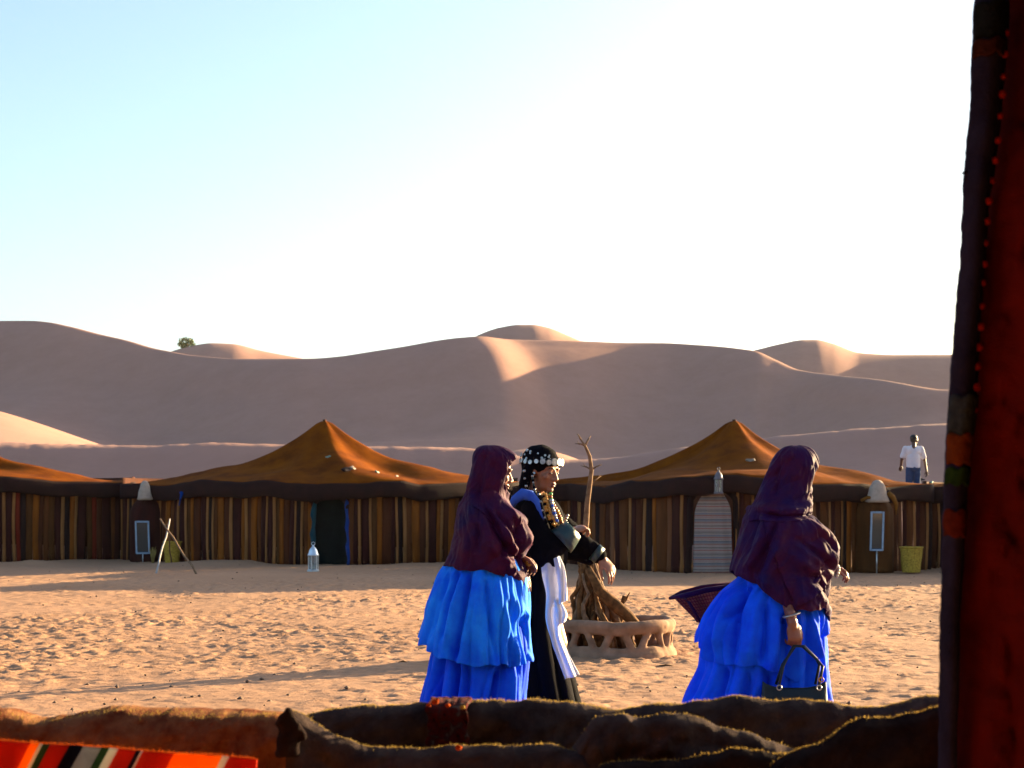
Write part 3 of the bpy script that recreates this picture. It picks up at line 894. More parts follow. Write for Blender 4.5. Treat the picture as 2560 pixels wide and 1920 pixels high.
# stacked firewood, each branch its own thing
fr = random.Random(21)
apex = P(1465, 1388, 13.1)
def branch(base, top, r0, r1, seed, bend=.04, forks=1, mat=M_WOOD):
    rr = random.Random(seed); bm = bmesh.new(); n = 9
    pts = []
    for i in range(n):
        q = i / (n - 1)
        p = Vector(base).lerp(Vector(top), q)
        k = bend * math.sin(q * PI)
        p += Vector((rr.uniform(-.6, .6) * k + .012 * mnoise.noise((seed * 3.1, q * 4, 0)), rr.uniform(-.6, .6) * k, .0))
        pts.append(p)
    o0 = Vector(base)
    add_tube(bm, [p - o0 for p in pts], [(r0 + (r1 - r0) * i / (n - 1)) * rr.uniform(.85, 1.2) for i in range(n)], 8)
    for k in range(forks):
        i = rr.randrange(3, n - 1); d = (pts[i] - pts[i - 1]).normalized()
        d2 = (d + Vector((rr.uniform(-.8, .8), rr.uniform(-.5, .5), rr.uniform(-.2, .5)))).normalized()
        L = rr.uniform(.08, .2)
        add_tube(bm, [pts[i] - o0, pts[i] + d2 * L * .5 - o0, pts[i] + d2 * L + Vector((0, 0, .02)) - o0], [r1 * .8, r1 * .6, r1 * .25], 6)
    return bm_obj('firewood_branch', bm, mat, loc=o0)
for k in range(40):
    a = 2 * PI * k / 40 + fr.uniform(-.1, .1); rad = fr.uniform(.16, .36) if k % 3 else fr.uniform(.05, .2)
    base = Vector((.735 + rad * math.cos(a) * .92, 13.1 + rad * math.sin(a), .035))
    q = fr.uniform(.55, 1.08)
    tp = apex + Vector((fr.uniform(-.05, .05), fr.uniform(-.05, .05), fr.uniform(-.06, .05)))
    top = base.lerp(tp, q)
    o = branch(base, top, fr.uniform(.018, .038), fr.uniform(.008, .016), k + 1, fr.uniform(.02, .08), fr.choice((0, 1, 1)), M_WOOD if fr.random() < .7 else M_WOOD2)
    tag(o, 'dry brown branch leaning in the firewood stack of the fire pit', 'firewood', 'branches stacked in the fire pit')
o = branch((pc.x + .02, 13.05, .04), P(1560, 1490, 13.02), .035, .02, 77, .05, 1)
tag(o, 'dry brown branch leaning in the firewood stack of the fire pit', 'firewood', 'branches stacked in the fire pit')
# thick root-like log sloping down to the right
bm = bmesh.new(); pts = [P(1470, 1420, 12.95), P(1500, 1478, 12.92), P(1535, 1510, 12.9), P(1570, 1540, 12.9), P(1592, 1562, 12.92)]
b0 = Vector((pts[-1].x, pts[-1].y, .035))
add_tube(bm, [p - b0 for p in pts] + [Vector((.04, .0, .0))], [.03, .045, .055, .05, .04, .03], 9)
tag(bm_obj('firewood_log', bm, M_WOOD, loc=b0), 'thick curved log sloping down to the right in the fire pit', 'firewood')
# tall bleached branch sticking up
bm = bmesh.new()
tp = [(1458, 1400), (1462, 1350), (1466, 1300), (1468, 1260), (1474, 1215), (1479, 1175), (1474, 1140), (1463, 1115), (1452, 1099)]
b0 = Vector((.60, 13.3, .035)); pts = [b0] + [P(x, y, 13.3 - .02 * i) for i, (x, y) in enumerate(tp)]
add_tube(bm, [p - b0 for p in pts], [.034, .030, .027, .025, .023, .021, .018, .015, .012, .006], 9)
for i, d, L in ((6, (-.9, 0, .35), .10), (8, (-.9, 0, .2), .09), (8, (.5, .2, .9), .10), (5, (.7, .3, .6), .14), (9, (-.5, 0, .7), .06), (6, (1., 0, .5), .1)):
    p = pts[i] - b0; d = Vector(d).normalized()
    add_tube(bm, [p, p + d * L * .5 + Vector((0, 0, .01)), p + d * L], [.009, .006, .002], 6)
    q = p + d * L * .55; add_tube(bm, [q, q + (d + Vector((.3, 0, .9))).normalized() * L * .4], [.004, .0015], 5)
tag(bm_obj('tall_branch', bm, M_WOOD2, loc=b0), 'tall pale forked branch rising out of the firewood stack', 'branch')
# twigs and crumbs on the sand
for k, (x, y, L, a, lab) in enumerate(((1490, 1688, .22, .2, 'short brown twig lying on the sand near the white cloth hem'), (1530, 1692, .16, -.5, 'dark bent twig lying on the sand before the fire pit'),
                                       (1665, 1672, .18, .1, 'thin twig lying on the sand right of the fire pit'), (1008, 1662, .08, 0, 'small dark twig lying on sand left of the blue dress'))):
    g = GP(x, y); bm = bmesh.new()
    add_tube(bm, [(-L / 2 * math.cos(a), -L / 2 * math.sin(a), .01), (0, .01, .025), (L / 2 * math.cos(a), L / 2 * math.sin(a), .012)], [.012, .012, .006], 6)
    tag(bm_obj('twig', bm, M_WOOD, loc=g), lab, 'twig')

# ------------------------------------------------------------------ bush on the far crest
c = P(466, 872, 296); z0 = c.z
rt = thing('desert_bush', 'small round green bush on the far dune crest at left', 'bush', (c.x, c.y, z0))
bm = bmesh.new()
for k in range(5): add_tube(bm, [(0, 0, -1.2), (.3 * math.cos(k * 1.3), .3 * math.sin(k * 1.3), .4), (.8 * math.cos(k * 1.3), .8 * math.sin(k * 1.3), 1.3)], [.14, .1, .04], 6)
bm_obj('trunk', bm, M_WOOD, rt)
r_ = random.Random(4); vs_, fs_ = [], []
for k in range(1500):
    u = Vector((r_.gauss(0, 1), r_.gauss(0, 1), r_.gauss(0, 1))).normalized() * r_.uniform(.45, 1) ** .5
    lob = 1 + .35 * mnoise.noise(u * 2.2 + Vector((7, 1, 3)))
    p = Vector((u.x * 1.6, u.y * 1.4, .9 + u.z * 1.1)) * lob
    d1 = Vector((r_.gauss(0, 1), r_.gauss(0, 1), r_.gauss(0, 1))).normalized() * .16; d2 = d1.cross(Vector((r_.gauss(0, 1), r_.gauss(0, 1), 1))).normalized() * .09
    i = len(vs_); vs_ += [p - d1, p + d2, p + d1, p - d2]; fs_.append((i, i + 1, i + 2, i + 3))
m_, t_, b_ = mat_new('bush_leaf'); b_.inputs['Base Color'].default_value = (.12, .15, .035, 1); b_.inputs['Roughness'].default_value = .7
tag(new_obj('crown', mesh_np('crown', vs_, fs_, False), m_, rt), kind='stuff')
# ------------------------------------------------------------------ people
def skin_mat(name, c):
    m, t, b = mat_new(name)
    tc = N(t, 'TexCoord'); nz = N(t, 'TexNoise', Scale=30, Detail=3); t.links.new(tc.outputs['Object'], nz.inputs['Vector'])
    rp = ramp(t, [(.3, tuple(x * .8 for x in c)), (.7, c)]); t.links.new(nz.outputs['Fac'], rp.inputs[0]); t.links.new(rp.outputs[0], b.inputs['Base Color'])
    b.inputs['Roughness'].default_value = .5; b.inputs['Subsurface Weight'].default_value = .08; b.inputs['Subsurface Radius'].default_value = (.012, .005, .003)
    return m
M_SKIN = skin_mat('skin_warm', (.30, .115, .055)); M_SKIN2 = skin_mat('skin_dark', (.085, .035, .02)); M_SKIN3 = skin_mat('skin_brown', (.20, .065, .035))
M_HENNA = skin_mat('skin_henna', (.26, .07, .025))
M_PURPLE = cloth_mat('aubergine_voile', (.080, .003, .030), (.018, .002, .050), 7, rough=.7, weave=230, bump=.35, spec=.12, trans=.12, crease=(7, (1, 1, .8), .035, .75))
M_PURPLE2 = cloth_mat('violet_voile', (.062, .002, .032), (.012, .0025, .075), 6, rough=.7, weave=230, bump=.35, spec=.12, trans=.12, crease=(7, (1, 1, .8), .035, .75))
M_INDIGO = cloth_mat('bright_blue_cotton', (.018, .36, 1.35), (.002, .12, 1.15), 5, rough=.75, weave=260, bump=.22, spec=.10, trans=.16, crease=(6, (1, 1, .45), .035, .7))
M_INDIGO2 = cloth_mat('deep_blue_cotton', (.006, .165, 1.3), (.001, .060, 1.05), 5, rough=.75, weave=260, bump=.22, spec=.10, trans=.16, crease=(6, (1, 1, .45), .035, .7))
M_BLACK = cloth_mat('black_cotton', (.006, .0045, .008), (.0035, .003, .005), 6, rough=.95, weave=240, bump=.3, spec=.04)
M_WHITE = cloth_mat('white_cotton', (1.0, .98, 1.05), (.9, .9, 1.), 6, rough=.8, weave=260, bump=.15, trans=.25, crease=(7, (1, 1, .5), .02, .6))
M_GREENCUFF = cloth_mat('green_cuff', (.012, .05, .048), (.006, .025, .03), 20, rough=.4, spec=.5)
M_SILVER = plain_mat('silver', (.36, .35, .34), .38, metal=.9, var=.45, scale=60)
M_GOLD = plain_mat('amber_beads', (.62, .27, .02), .35, var=.2, spec=.5)
M_REDB = plain_mat('red_bead', (.5, .05, .02), .35); M_GREENB = plain_mat('green_bead', (.04, .32, .05), .35)
M_BLUEYARN = cloth_mat('blue_shawl_edge', (.06, .16, .62), (.04, .10, .5), 12)
M_HAIR = plain_mat('dark_hair', (.010, .007, .006), .55, bump=.4, scale=60)
M_DARKEYE = plain_mat('dark_eye', (.012, .006, .005), .3, bump=0)
M_LIP = plain_mat('lips', (.20, .035, .03), .45, bump=0)
M_BAG = plain_mat('black_leather', (.005, .016, .028), .5, spec=.25, var=.3)
M_MESH = cloth_mat('plum_mesh', (.22, .03, .075), (.13, .015, .05), 12, weave=200, trans=.3)

def TM(loc, rz=0, ry=0, rx=0, s=1):
    return Matrix.Translation(loc) @ Matrix.Rotation(rz, 4, 'Z') @ Matrix.Rotation(ry, 4, 'Y') @ Matrix.Rotation(rx, 4, 'X') @ Matrix.Scale(s, 4)

def add_head(bm, M, neck=True):
    """head facing local +X, origin between the ears"""
    s = M.to_scale().x; Rm = M.to_3x3().normalized().to_4x4()
    def E(c, r): add_ball(bm, M @ Vector(c), [x * s for x in r], Rm, 18, 12)
    def L(a, b, r0, r1): add_limb(bm, M @ Vector(a), M @ Vector(b), r0 * s, r1 * s, 10)
    E((-.012, 0, .03), (.096, .076, .084)); E((.032, 0, .035), (.060, .062, .060)); E((.036, 0, -.03), (.056, .057, .066))
    E((.034, 0, -.075), (.050, .047, .040)); E((.074, 0, -.100), (.020, .022, .017))
    for y in (-1, 1):
        E((.060, y * .038, -.026), (.026, .022, .022)); E((-.004, y * .076, -.012), (.018, .010, .030)); E((.101, y * .012, -.040), (.011, .009, .008))
        E((.084, y * .028, .021), (.012, .022, .009)); E((.079, y * .031, .000), (.013, .016, .011))
    L((.088, 0, .012), (.110, 0, -.034), .0085, .0125)
    E((.091, 0, -.062), (.012, .022, .0075)); E((.086, 0, -.076), (.013, .019, .0085))
    if neck: L((-.020, 0, -.07), (-.045, 0, -.20), .052, .060)

def face_bits(parent, M):
    s = M.to_scale().x; Rm = M.to_3x3().normalized().to_4x4()
    for y in (-1, 1):
        bm = bmesh.new(); add_ball(bm, M @ Vector((.087, y * .031, -.003)), [.0075 * s, .014 * s, .0045 * s], Rm, 12, 8); bm_obj('eye', bm, M_DARKEYE, parent)
        bm = bmesh.new(); add_tube(bm, [M @ Vector((.093, y * .012, .020)), M @ Vector((.096, y * .030, .027)), M @ Vector((.080, y * .050, .021))], [.003 * s, .004 * s, .002 * s], 6); bm_obj('eyebrow', bm, M_DARKEYE, parent)
    bm = bmesh.new()
    for z, r in ((-.063, .0068), (-.075, .0075)): add_ball(bm, M @ Vector((.0955 if z > -.07 else .092, 0, z)), [.010 * s, .019 * s, r * s], Rm, 12, 8)
    bm_obj('lips', bm, M_LIP, parent)

def add_hand(bm, M, curl=(.35, .5, .4), spread=.05, thumb=(.5, .3), side=1, flen=1.0):
    """hand along local +X, palm facing -Z, thumb on the +Y*side"""
    Rm = M.to_3x3().normalized().to_4x4()
    add_ball(bm, M @ Vector((.045, 0, 0)), (.052, .040, .015), Rm, 14, 9)
    add_ball(bm, M @ Vector((.070, 0, .002)), (.030, .041, .013), Rm, 14, 9)
    add_limb(bm, M @ Vector((-.05, 0, 0)), M @ Vector((.02, 0, 0)), .024, .024, 10)
    for k, (y, L) in enumerate(((.030, .078), (.010, .088), (-.011, .082), (-.031, .064))):
        y *= side; L *= flen
        p = Vector((.084 - abs(k - 1.2) * .004, y, .002)); a = 0; yaw = (y / .03) * spread
        segs = (L * .45, L * .32, L * .24)
        for j in range(3):
            a += curl[j] + .04 * k
            d = Vector((math.cos(a) * math.cos(yaw), math.sin(yaw), -math.sin(a)))
            q = p + d * segs[j]
            add_limb(bm, M @ p, M @ q, .0092 - .001 * j, .0085 - .001 * j, 8)
            p = q
    p = Vector((.022, .030 * side, -.004)); a = thumb[0]
    for j, L in enumerate((.042, .034, .028)):
        d = Vector((math.cos(a), math.sin(a) * side, -.25 - .2 * j)).normalized(); q = p + d * L
        add_limb(bm, M @ p, M @ q, .0125 - .0018 * j, .011 - .0018 * j, 8); p = q; a -= thumb[1]

def aim(p, q, roll=0, up=(0, 0, 1)):
    """matrix at p whose +X points to q"""
    p = Vector(p); x = (Vector(q) - p).normalized(); z = Vector(up); y = z.cross(x).normalized(); z = x.cross(y)
    M = Matrix((x, y, z)).transposed().to_4x4(); M = M @ Matrix.Rotation(roll, 4, 'X'); M.translation = p
    return M

def garment(name, rows, Yc, mat, parent, fold, nth=220, nt=150, hem=None, cut=None, thick=.006, ridges=(), ex=2.3, ang0=0.0, pw=1.0):
    """cloth hung round a body. rows: (py, xL, xR, ry, dy) in photo pixels and metres"""
    s = FPX / Yc
    zz = np.array([EYE - (r[0] - HZ) / s for r in rows])[::-1]
    xl = np.array([(r[1] - 1280) / s for r in rows])[::-1]; xr = np.array([(r[2] - 1280) / s for r in rows])[::-1]
    ry = np.array([r[3] for r in rows])[::-1]; dy = np.array([r[4] if len(r) > 4 else 0 for r in rows])[::-1]
    th = np.linspace(0, 2 * PI, nth, endpoint=False) + ang0
    t = np.linspace(0, 1, nt) ** pw
    TH, T = np.meshgrid(th, t)
    zt = zz[-1]; zb = zz[0]
    zh = np.full(nth, zb) if hem is None else np.array([hem(a) for a in th])
    Zg = zt + (zh[None, :] - zt) * T
    XL = pchip(zz, xl, Zg); XR = pchip(zz, xr, Zg); RY = pchip(zz, ry, Zg); DYo = pchip(zz, dy, Zg)
    c, sn = np.cos(TH), np.sin(TH)
    cx = np.sign(c) * np.abs(c) ** (2 / ex); sy = np.sign(sn) * np.abs(sn) ** (2 / ex)
    F = fold(TH, T, Zg)
    rx = (XR - XL) / 2
    if ridges:      # single folds traced as lines on the side towards the camera
        PX = 1280 + ((XL + XR) / 2 + cx * rx) * s; PY = HZ + (EYE - Zg) * s
        front = sstep(.12, -.25, sn) if False else np.clip((.1 - sn) / .4, 0, 1)
        for pts, wpx, amp in ridges:
            best = np.full(PX.shape, 1e9); end = np.ones(PX.shape); L = len(pts) - 1
            for k in range(L):
                (x0, y0), (x1, y1) = pts[k], pts[k + 1]
                ex_, ey_ = x1 - x0, y1 - y0
                u = np.clip(((PX - x0) * ex_ + (PY - y0) * ey_) / (ex_ * ex_ + ey_ * ey_), 0, 1)
                d = np.hypot(PX - x0 - u * ex_, PY - y0 - u * ey_)
                w_ = d < best; best = np.where(w_, d, best)
                q = (k + u) / L; end = np.where(w_, np.clip(np.minimum(q, 1 - q) * 5 + .15, 0, 1), end)
            F = F + amp * (1.45 if amp < 0 else 1.0) * front * end * np.exp(-(best / (wpx * (.75 if amp < 0 else 1.0))) ** 2)
    X = (XL + XR) / 2 + cx * (rx + F); Yg = Yc + DYo + sy * (RY + F)
    V = np.stack([X, Yg, Zg], -1)
    f = grid_faces(nt, nth, True)
    if cut is not None:
        cen = V.reshape(-1, 3)[f].mean(1)
        thc = ((TH.reshape(-1)[f[:, 0]] + PI / nth + PI) % (2 * PI)) - PI
        f = f[~cut(cen, thc)]
    f = f[:, ::-1]
    me = mesh_np(name, V.reshape(-1, 3), f, True)
    o = new_obj(name, me, mat, parent)
    if thick:
        m = o.modifiers.new('thick', 'SOLIDIFY'); m.thickness = thick; m.offset = -1
    return o

def pleat(ph, p=.7):
    return np.abs(np.sin(ph)) ** p

S1 = 8.3; PZ = lambda py, Y: EYE - (py - HZ) * Y / FPX

# ---------------- first woman: aubergine shawl, bright blue dress
w1 = thing('person', 'woman in aubergine shawl and bright blue tiered dress beside the woman in black', 'person', (0, 0, 0), 0, 'women walking across the yard')
HM = TM(P(1237, 1178, S1) + Vector((-.012, 0, 0)), rz=R(14), ry=R(10))
bm = bmesh.new(); add_head(bm, HM)
sh = P(1222, 1290, S1)
add_limb(bm, sh + Vector((0, 0, -.05)), P(1205, 1420, S1), .13, .14, 14); add_limb(bm, P(1205, 1420, S1), P(1205, 1480, S1), .15, .16, 14)
for sd in (-1, 1):
    a = sh + Vector((0, sd * .12, -.05)); e = P(1225, 1395, S1) + Vector((0, sd * .17, 0)); wv = P(1290, 1388, S1) + Vector((0, sd * .06, .0 if sd < 0 else -.09))
    add_limb(bm, a, e, .05, .042); add_limb(bm, e, wv, .04, .026)
    if sd < 0: add_hand(bm, aim(wv, P(1322, 1405, S1) + Vector((0, -.03, 0)), R(-20)), (.5, .7, .5), thumb=(.4, .3), side=-1)
    else: add_hand(bm, aim(wv + Vector((-.03, -.10, .02)), P(1308, 1440, S1) + Vector((0, -.05, 0)), R(30)), (.3, .4, .3), thumb=(.5, .3), side=-1)
    h = P(1200, 1480, S1) + Vector((0, sd * .10, 0)); k = Vector((h.x - .03 + .1 * sd, h.y, .48)); ft = Vector((k.x - .05, k.y, .06))
    add_limb(bm, h, k, .085, .06); add_limb(bm, k, ft, .055, .036); add_limb(bm, ft + Vector((-.02, 0, -.02)), ft + Vector((.14, 0, -.03)), .034, .026)
fuse('body', bm, .0055, M_SKIN3, w1, 3)
face_bits(w1, HM)

def fold_skirt(n, a0, a1, seed, tw=0.0, pp=.75):
    def f(TH, T, Z):
        wv = 1.1 * fbm(np.cos(TH) * 1.4 + 3, np.sin(TH) * 1.4 + Z * .5, seed, 3)
        ph = n / 2 * (TH + .28 * wv) + tw * Z
        ph2 = n * .37 * (TH - .3 * wv) + 1.3 - tw * Z * 1.3
        d = (pleat(ph, pp) - .6) * .7 + (pleat(ph2, .8) - .6) * .5
        fade = .75 + .25 * np.sin(TH * 3 + seed)
        return (a0 + (a1 - a0) * T) * d * fade + .012 * fbm(np.cos(TH) * 3 + seed, np.sin(TH) * 3 + Z * 5, seed + 3, 3) + .016 * (.16 - np.abs(fbm(np.cos(TH) * 6 + Z * 1.5, np.sin(TH) * 6 + Z * 4, seed + 8, 2)))
    return f
def hemf(tbl, Yc, wob=.01, n=9, seed=0):
    ks = sorted(tbl.items())
    a = np.array([k for k, _ in ks] ); v = np.array([PZ(p, Yc) for _, p in ks])
    a = np.concatenate([[a[-1] - 360], a, [a[0] + 360]]); v = np.concatenate([[v[-1]], v, [v[0]]])
    def f(th):
        d = math.degrees(th) % 360
        return float(np.interp(d, a, v)) + wob * math.sin(th * n + seed) + wob * .6 * math.sin(th * (n * 2.3) + 1)
    return f
under = [(1560, 1105, 1316, .25), (1620, 1087, 1322, .29), (1680, 1076, 1316, .31), (1740, 1062, 1310, .33), (1800, 1052, 1308, .34), (1856, 1044, 1306, .35)]
garment('underskirt', under, S1, M_INDIGO2, w1, fold_skirt(17, .03, .070, 11, pp=.7), hem=None, thick=.005, nt=90, nth=300,
        ridges=[([(1110, 1620), (1098, 1700), (1090, 1850)], 10, -.05), ([(1150, 1640), (1140, 1730), (1140, 1850)], 9, -.05), ([(1175, 1640), (1170, 1740), (1172, 1850)], 10, -.035), ([(1250, 1650), (1236, 1720), (1215, 1850)], 12, -.06), ([(1280, 1650), (1275, 1740), (1262, 1850)], 16, .03)])
over = [(1385, 1150, 1285, .18), (1405, 1122, 1302, .21), (1440, 1097, 1316, .245), (1480, 1083, 1320, .275), (1520, 1071, 1321, .30), (1560, 1061, 1322, .32), (1600, 1050, 1324, .335), (1660, 1044, 1330, .35)]
# degrees: 0 = right/front, 180 = left/back, 270 = towards the camera
garment('dress', over, S1, M_INDIGO, w1, fold_skirt(22, .012, .062, 5, tw=.6, pp=.6), hem=hemf({0: 1640, 90: 1630, 180: 1596, 225: 1618, 250: 1640, 285: 1648, 320: 1650}, S1, .008, 9), thick=.005, nth=320, nt=170,
        ridges=[([(1180, 1425), (1165, 1500), (1150, 1580), (1140, 1645)], 9, -.050), ([(1150, 1425), (1128, 1500), (1108, 1590)], 8, -.040), ([(1125, 1420), (1100, 1500), (1078, 1590)], 7, -.030), ([(1200, 1430), (1196, 1500), (1205, 1580), (1215, 1650)], 14, .030),
                ([(1240, 1440), (1255, 1520), (1280, 1600), (1290, 1645)], 10, .028), ([(1215, 1440), (1225, 1520), (1240, 1640)], 8, -.024), ([(1270, 1470), (1295, 1530), (1318, 1540)], 12, .025), ([(1300, 1520), (1306, 1570), (1318, 1630)], 9, -.030),
                ([(1160, 1430), (1142, 1500), (1124, 1610)], 10, .030)])
# shawl
shr = [(1112.5, 1214, 1236, .012, 0), (1114, 1205, 1247, .028), (1119, 1194, 1263, .052), (1127, 1187, 1279, .075), (1140, 1182, 1293, .092), (1158, 1179, 1296, .100), (1180, 1176, 1292, .102), (1205, 1172, 1284, .100), (1228, 1166, 1274, .100),
       (1245, 1158, 1270, .118), (1262, 1150, 1276, .165), (1282, 1145, 1294, .215), (1305, 1141, 1309, .245), (1330, 1137, 1319, .26), (1352, 1131, 1323, .265), (1372, 1124, 1316, .265), (1392, 1117, 1311, .262), (1412, 1109, 1311, .26), (1440, 1103, 1312, .25), (1475, 1110, 1314, .23)]
def fold_sh1(TH, T, Z):
    c, s_ = np.cos(TH), np.sin(TH)
    body = sstep(PZ(1235, S1), PZ(1300, S1), Z)       # 0 at the head, 1 below the shoulder
    wv = fbm(c * 1.2 + 2, s_ * 1.2 + Z * 1.2, 7, 3)
    d = (pleat(4.5 * TH + 9 * Z + 2.2 * wv) - .6) * .016 + (pleat(3 * TH - 15 * Z + 1.8 * wv + 1, .9) - .6) * .030 * sstep(-.6, .6, c)
    h = (pleat(2.5 * TH + 22 * Z + 1.5 * wv, .9) - .6) * .006
    drap = .012 * np.sin(Z * 40 + c * 3) * sstep(0, 1, c) * body
    return d * body + h * (1 - body) * sstep(PZ(1118, S1), PZ(1150, S1), Z) + drap + .008 * fbm(c * 3, s_ * 3 + Z * 8, 9, 3) + body * .022 * (.16 - np.abs(fbm(c * 5 + Z * 4, s_ * 5 - Z * 7, 33, 2))) + .008 * (.16 - np.abs(fbm(c * 5 + Z * 4, s_ * 5 + Z * 17, 35, 2)))
def cut1(cen, th):
    z = cen[:, 2]; d = np.degrees(th)
    lo = PZ(1234, S1); hi = PZ(1137, S1); m = (lo + hi) / 2
    q = np.clip((z - lo) / (hi - lo), 0, 1)
    wd = 64 * np.sin(np.clip(q, 0, 1) * PI) ** .55
    return (z > lo) & (z < hi) & (np.abs(d - 6) < wd)
SH1 = dict(hem=hemf({0: 1468, 40: 1440, 180: 1406, 215: 1414, 250: 1420, 280: 1426, 310: 1442, 340: 1466}, S1, .006, 7), ridges=[([(1222, 1228), (1250, 1262), (1285, 1295), (1312, 1330), (1318, 1365)], 13, .035), ([(1205, 1250), (1232, 1300), (1256, 1345), (1282, 1385), (1296, 1425)], 10, -.022),
                ([(1236, 1270), (1262, 1305), (1292, 1350), (1302, 1400)], 7, -.020), ([(1190, 1235), (1205, 1300), (1230, 1360), (1262, 1405), (1290, 1440)], 12, .020),
                ([(1180, 1180), (1188, 1240), (1180, 1310), (1165, 1390)], 12, .014), ([(1196, 1200), (1200, 1260), (1198, 1330), (1200, 1410)], 9, -.012),
                ([(1270, 1330), (1280, 1365), (1284, 1400), (1280, 1440)], 6, .018), ([(1250, 1390), (1275, 1400), (1300, 1392)], 6, .016), ([(1230, 1135), (1222, 1170), (1212, 1215)], 8, .006),
                ([(1150, 1330), (1142, 1370), (1132, 1405)], 10, -.012)])
def inside(poly, Yc):
    """keeps only the faces whose place in the picture plane falls in a traced outline (near side)"""
    s = FPX / Yc; pl = np.array(poly, float)
    def cut(cen, th):
        x = 1280 + cen[:, 0] * s; y = HZ + (EYE - cen[:, 2]) * s
        x = x + 4 * vnoise(y * .05, x * .05, 2); y = y + 4 * vnoise(x * .05, y * .05, 5)
        ins = np.zeros(len(x), bool); n = len(pl)
        for k in range(n):
            x0, y0 = pl[k]; x1, y1 = pl[(k + 1) % n]
            c_ = (y0 > y) != (y1 > y)
            ins ^= c_ & (x < (x1 - x0) * (y - y0) / (y1 - y0 + 1e-9) + x0)
        return ~(ins & (cen[:, 1] < Yc + .03))
    return cut
garment('shawl', shr, S1, M_PURPLE, w1, fold_sh1, cut=cut1, nt=210, nth=300, thick=.006, **SH1)
garment('shawl_end', shr, S1, M_PURPLE, w1, lambda a, b, c: fold_sh1(a, b, c) + .011, cut=inside([(1160, 1236), (1200, 1222), (1240, 1228), (1275, 1262), (1312, 1300), (1330, 1340), (1328, 1384), (1300, 1396), (1270, 1372), (1240, 1322), (1214, 1284), (1180, 1258)], S1), nt=300, nth=440, thick=.005, **SH1)
# loose throw of the shawl across the breast
def sheet(name, path_a, path_b, Ya, Yb, mat, parent, n=40, m=16, wav=.01, seed=0, thick=.005, bulge=0):
    """cloth strip between two traced edges, each with its own depth list"""
    ta = np.linspace(0, 1, len(path_a)); tb = np.linspace(0, 1, len(path_b)); t = np.linspace(0, 1, n)
    def ev(path, Yl, tk):
        x = pchip(tk, [p[0] for p in path], t); y = pchip(tk, [p[1] for p in path], t); Y = np.interp(t, np.linspace(0, 1, len(Yl)), Yl)
        return np.stack([(x - 1280) * Y / FPX, Y, EYE - (y - HZ) * Y / FPX], -1)
    A = ev(path_a, Ya, ta); B = ev(path_b, Yb, tb)
    V = np.zeros((n, m, 3))
    for j in range(m):
        u = j / (m - 1); V[:, j] = A * (1 - u) + B * u
        V[:, j, 1] += wav * np.sin(u * 9 + seed + t * 4) + wav * .8 * vnoise(t * 6 + u * 3, u * 5 + 0 * t, seed) - bulge * math.sin(u * PI)
    return grid_obj(name, V, mat, parent, thick=thick)
# bangles and ring
bm = bmesh.new()
for k, r in enumerate((.031, .032, .033)):
    M = aim(P(1292 + 3 * k, 1388 + 1.5 * k, S1) + Vector((0, -.058, 0)), P(1322, 1405, S1) + Vector((0, -.03, 0)))
    add_tube(bm, [M @ Vector((0, r * math.cos(a), r * math.sin(a))) for a in np.linspace(0, 2 * PI, 21)], .0045, 6, caps=False)
bm_obj('bangle', bm, M_SILVER, w1)
bm = bmesh.new(); pc_ = P(1323, 1404, S1) + Vector((0, -.055, 0))
add_tube(bm, [pc_ + Vector((.014 * math.cos(a), .01 * math.sin(a), .016 * math.sin(a))) for a in np.linspace(0, 2 * PI, 15)], .007, 6, caps=False)
bm_obj('yellow_ring', bm, M_GOLD, w1)

# ---------------- second woman: black robe, coin headdress
S2 = 8.95
w2 = thing('person', 'woman in long black robe and silver coin headdress with white cloth hanging at her side', 'person', (0, 0, 0), 0, 'women walking across the yard')
HM = TM(P(1355, 1176, S2), rz=R(-38), ry=R(10), s=1.0)
bm = bmesh.new(); add_head(bm, HM)
sh = P(1340, 1285, S2)
add_limb(bm, sh + Vector((-.02, 0, -.02)), P(1345, 1420, S2), .12, .115, 14); add_limb(bm, P(1345, 1420, S2), P(1350, 1480, S2), .13, .14, 14)
# camera-side arm across the chest, hand by the green cuff
shn = sh + Vector((-.02, -.17, .02)); el = P(1352, 1385, S2) + Vector((0, -.24, 0)); wr = P(1424, 1328, S2) + Vector((0, -.20, 0))
add_limb(bm, shn, el, .05, .042); add_limb(bm, el, wr, .04, .027)
add_hand(bm, aim(wr, P(1452, 1318, S2) + Vector((0, -.16, 0)), R(10)), (.5, .9, .8), thumb=(.4, .3), side=1)
# far arm reaching forward, hand hanging
shf = sh + Vector((.02, .16, .02)); el2 = P(1430, 1338, S2) + Vector((0, .10, 0)); wr2 = P(1504, 1394, S2) + Vector((0, .02, 0))
add_limb(bm, shf, el2, .05, .042); add_limb(bm, el2, wr2, .04, .027)
HMx = aim(wr2, P(1532, 1432, S2), R(35))
add_hand(bm, HMx, (.35, .38, .3), thumb=(.5, .25), side=-1, flen=1.1)
for sd in (-1, 1):
    h = P(1350, 1480, S2) + Vector((0, sd * .09, 0)); k = Vector((h.x + .03 - .07 * sd, h.y, .5)); ft = Vector((k.x - .02, k.y, .06))
    add_limb(bm, h, k, .08, .055); add_limb(bm, k, ft, .05, .035); add_limb(bm, ft + Vector((-.02, 0, -.02)), ft + Vector((.14, 0, -.03)), .034, .026)
fuse('body', bm, .0055, M_SKIN, w2, 3)
face_bits(w2, HM)
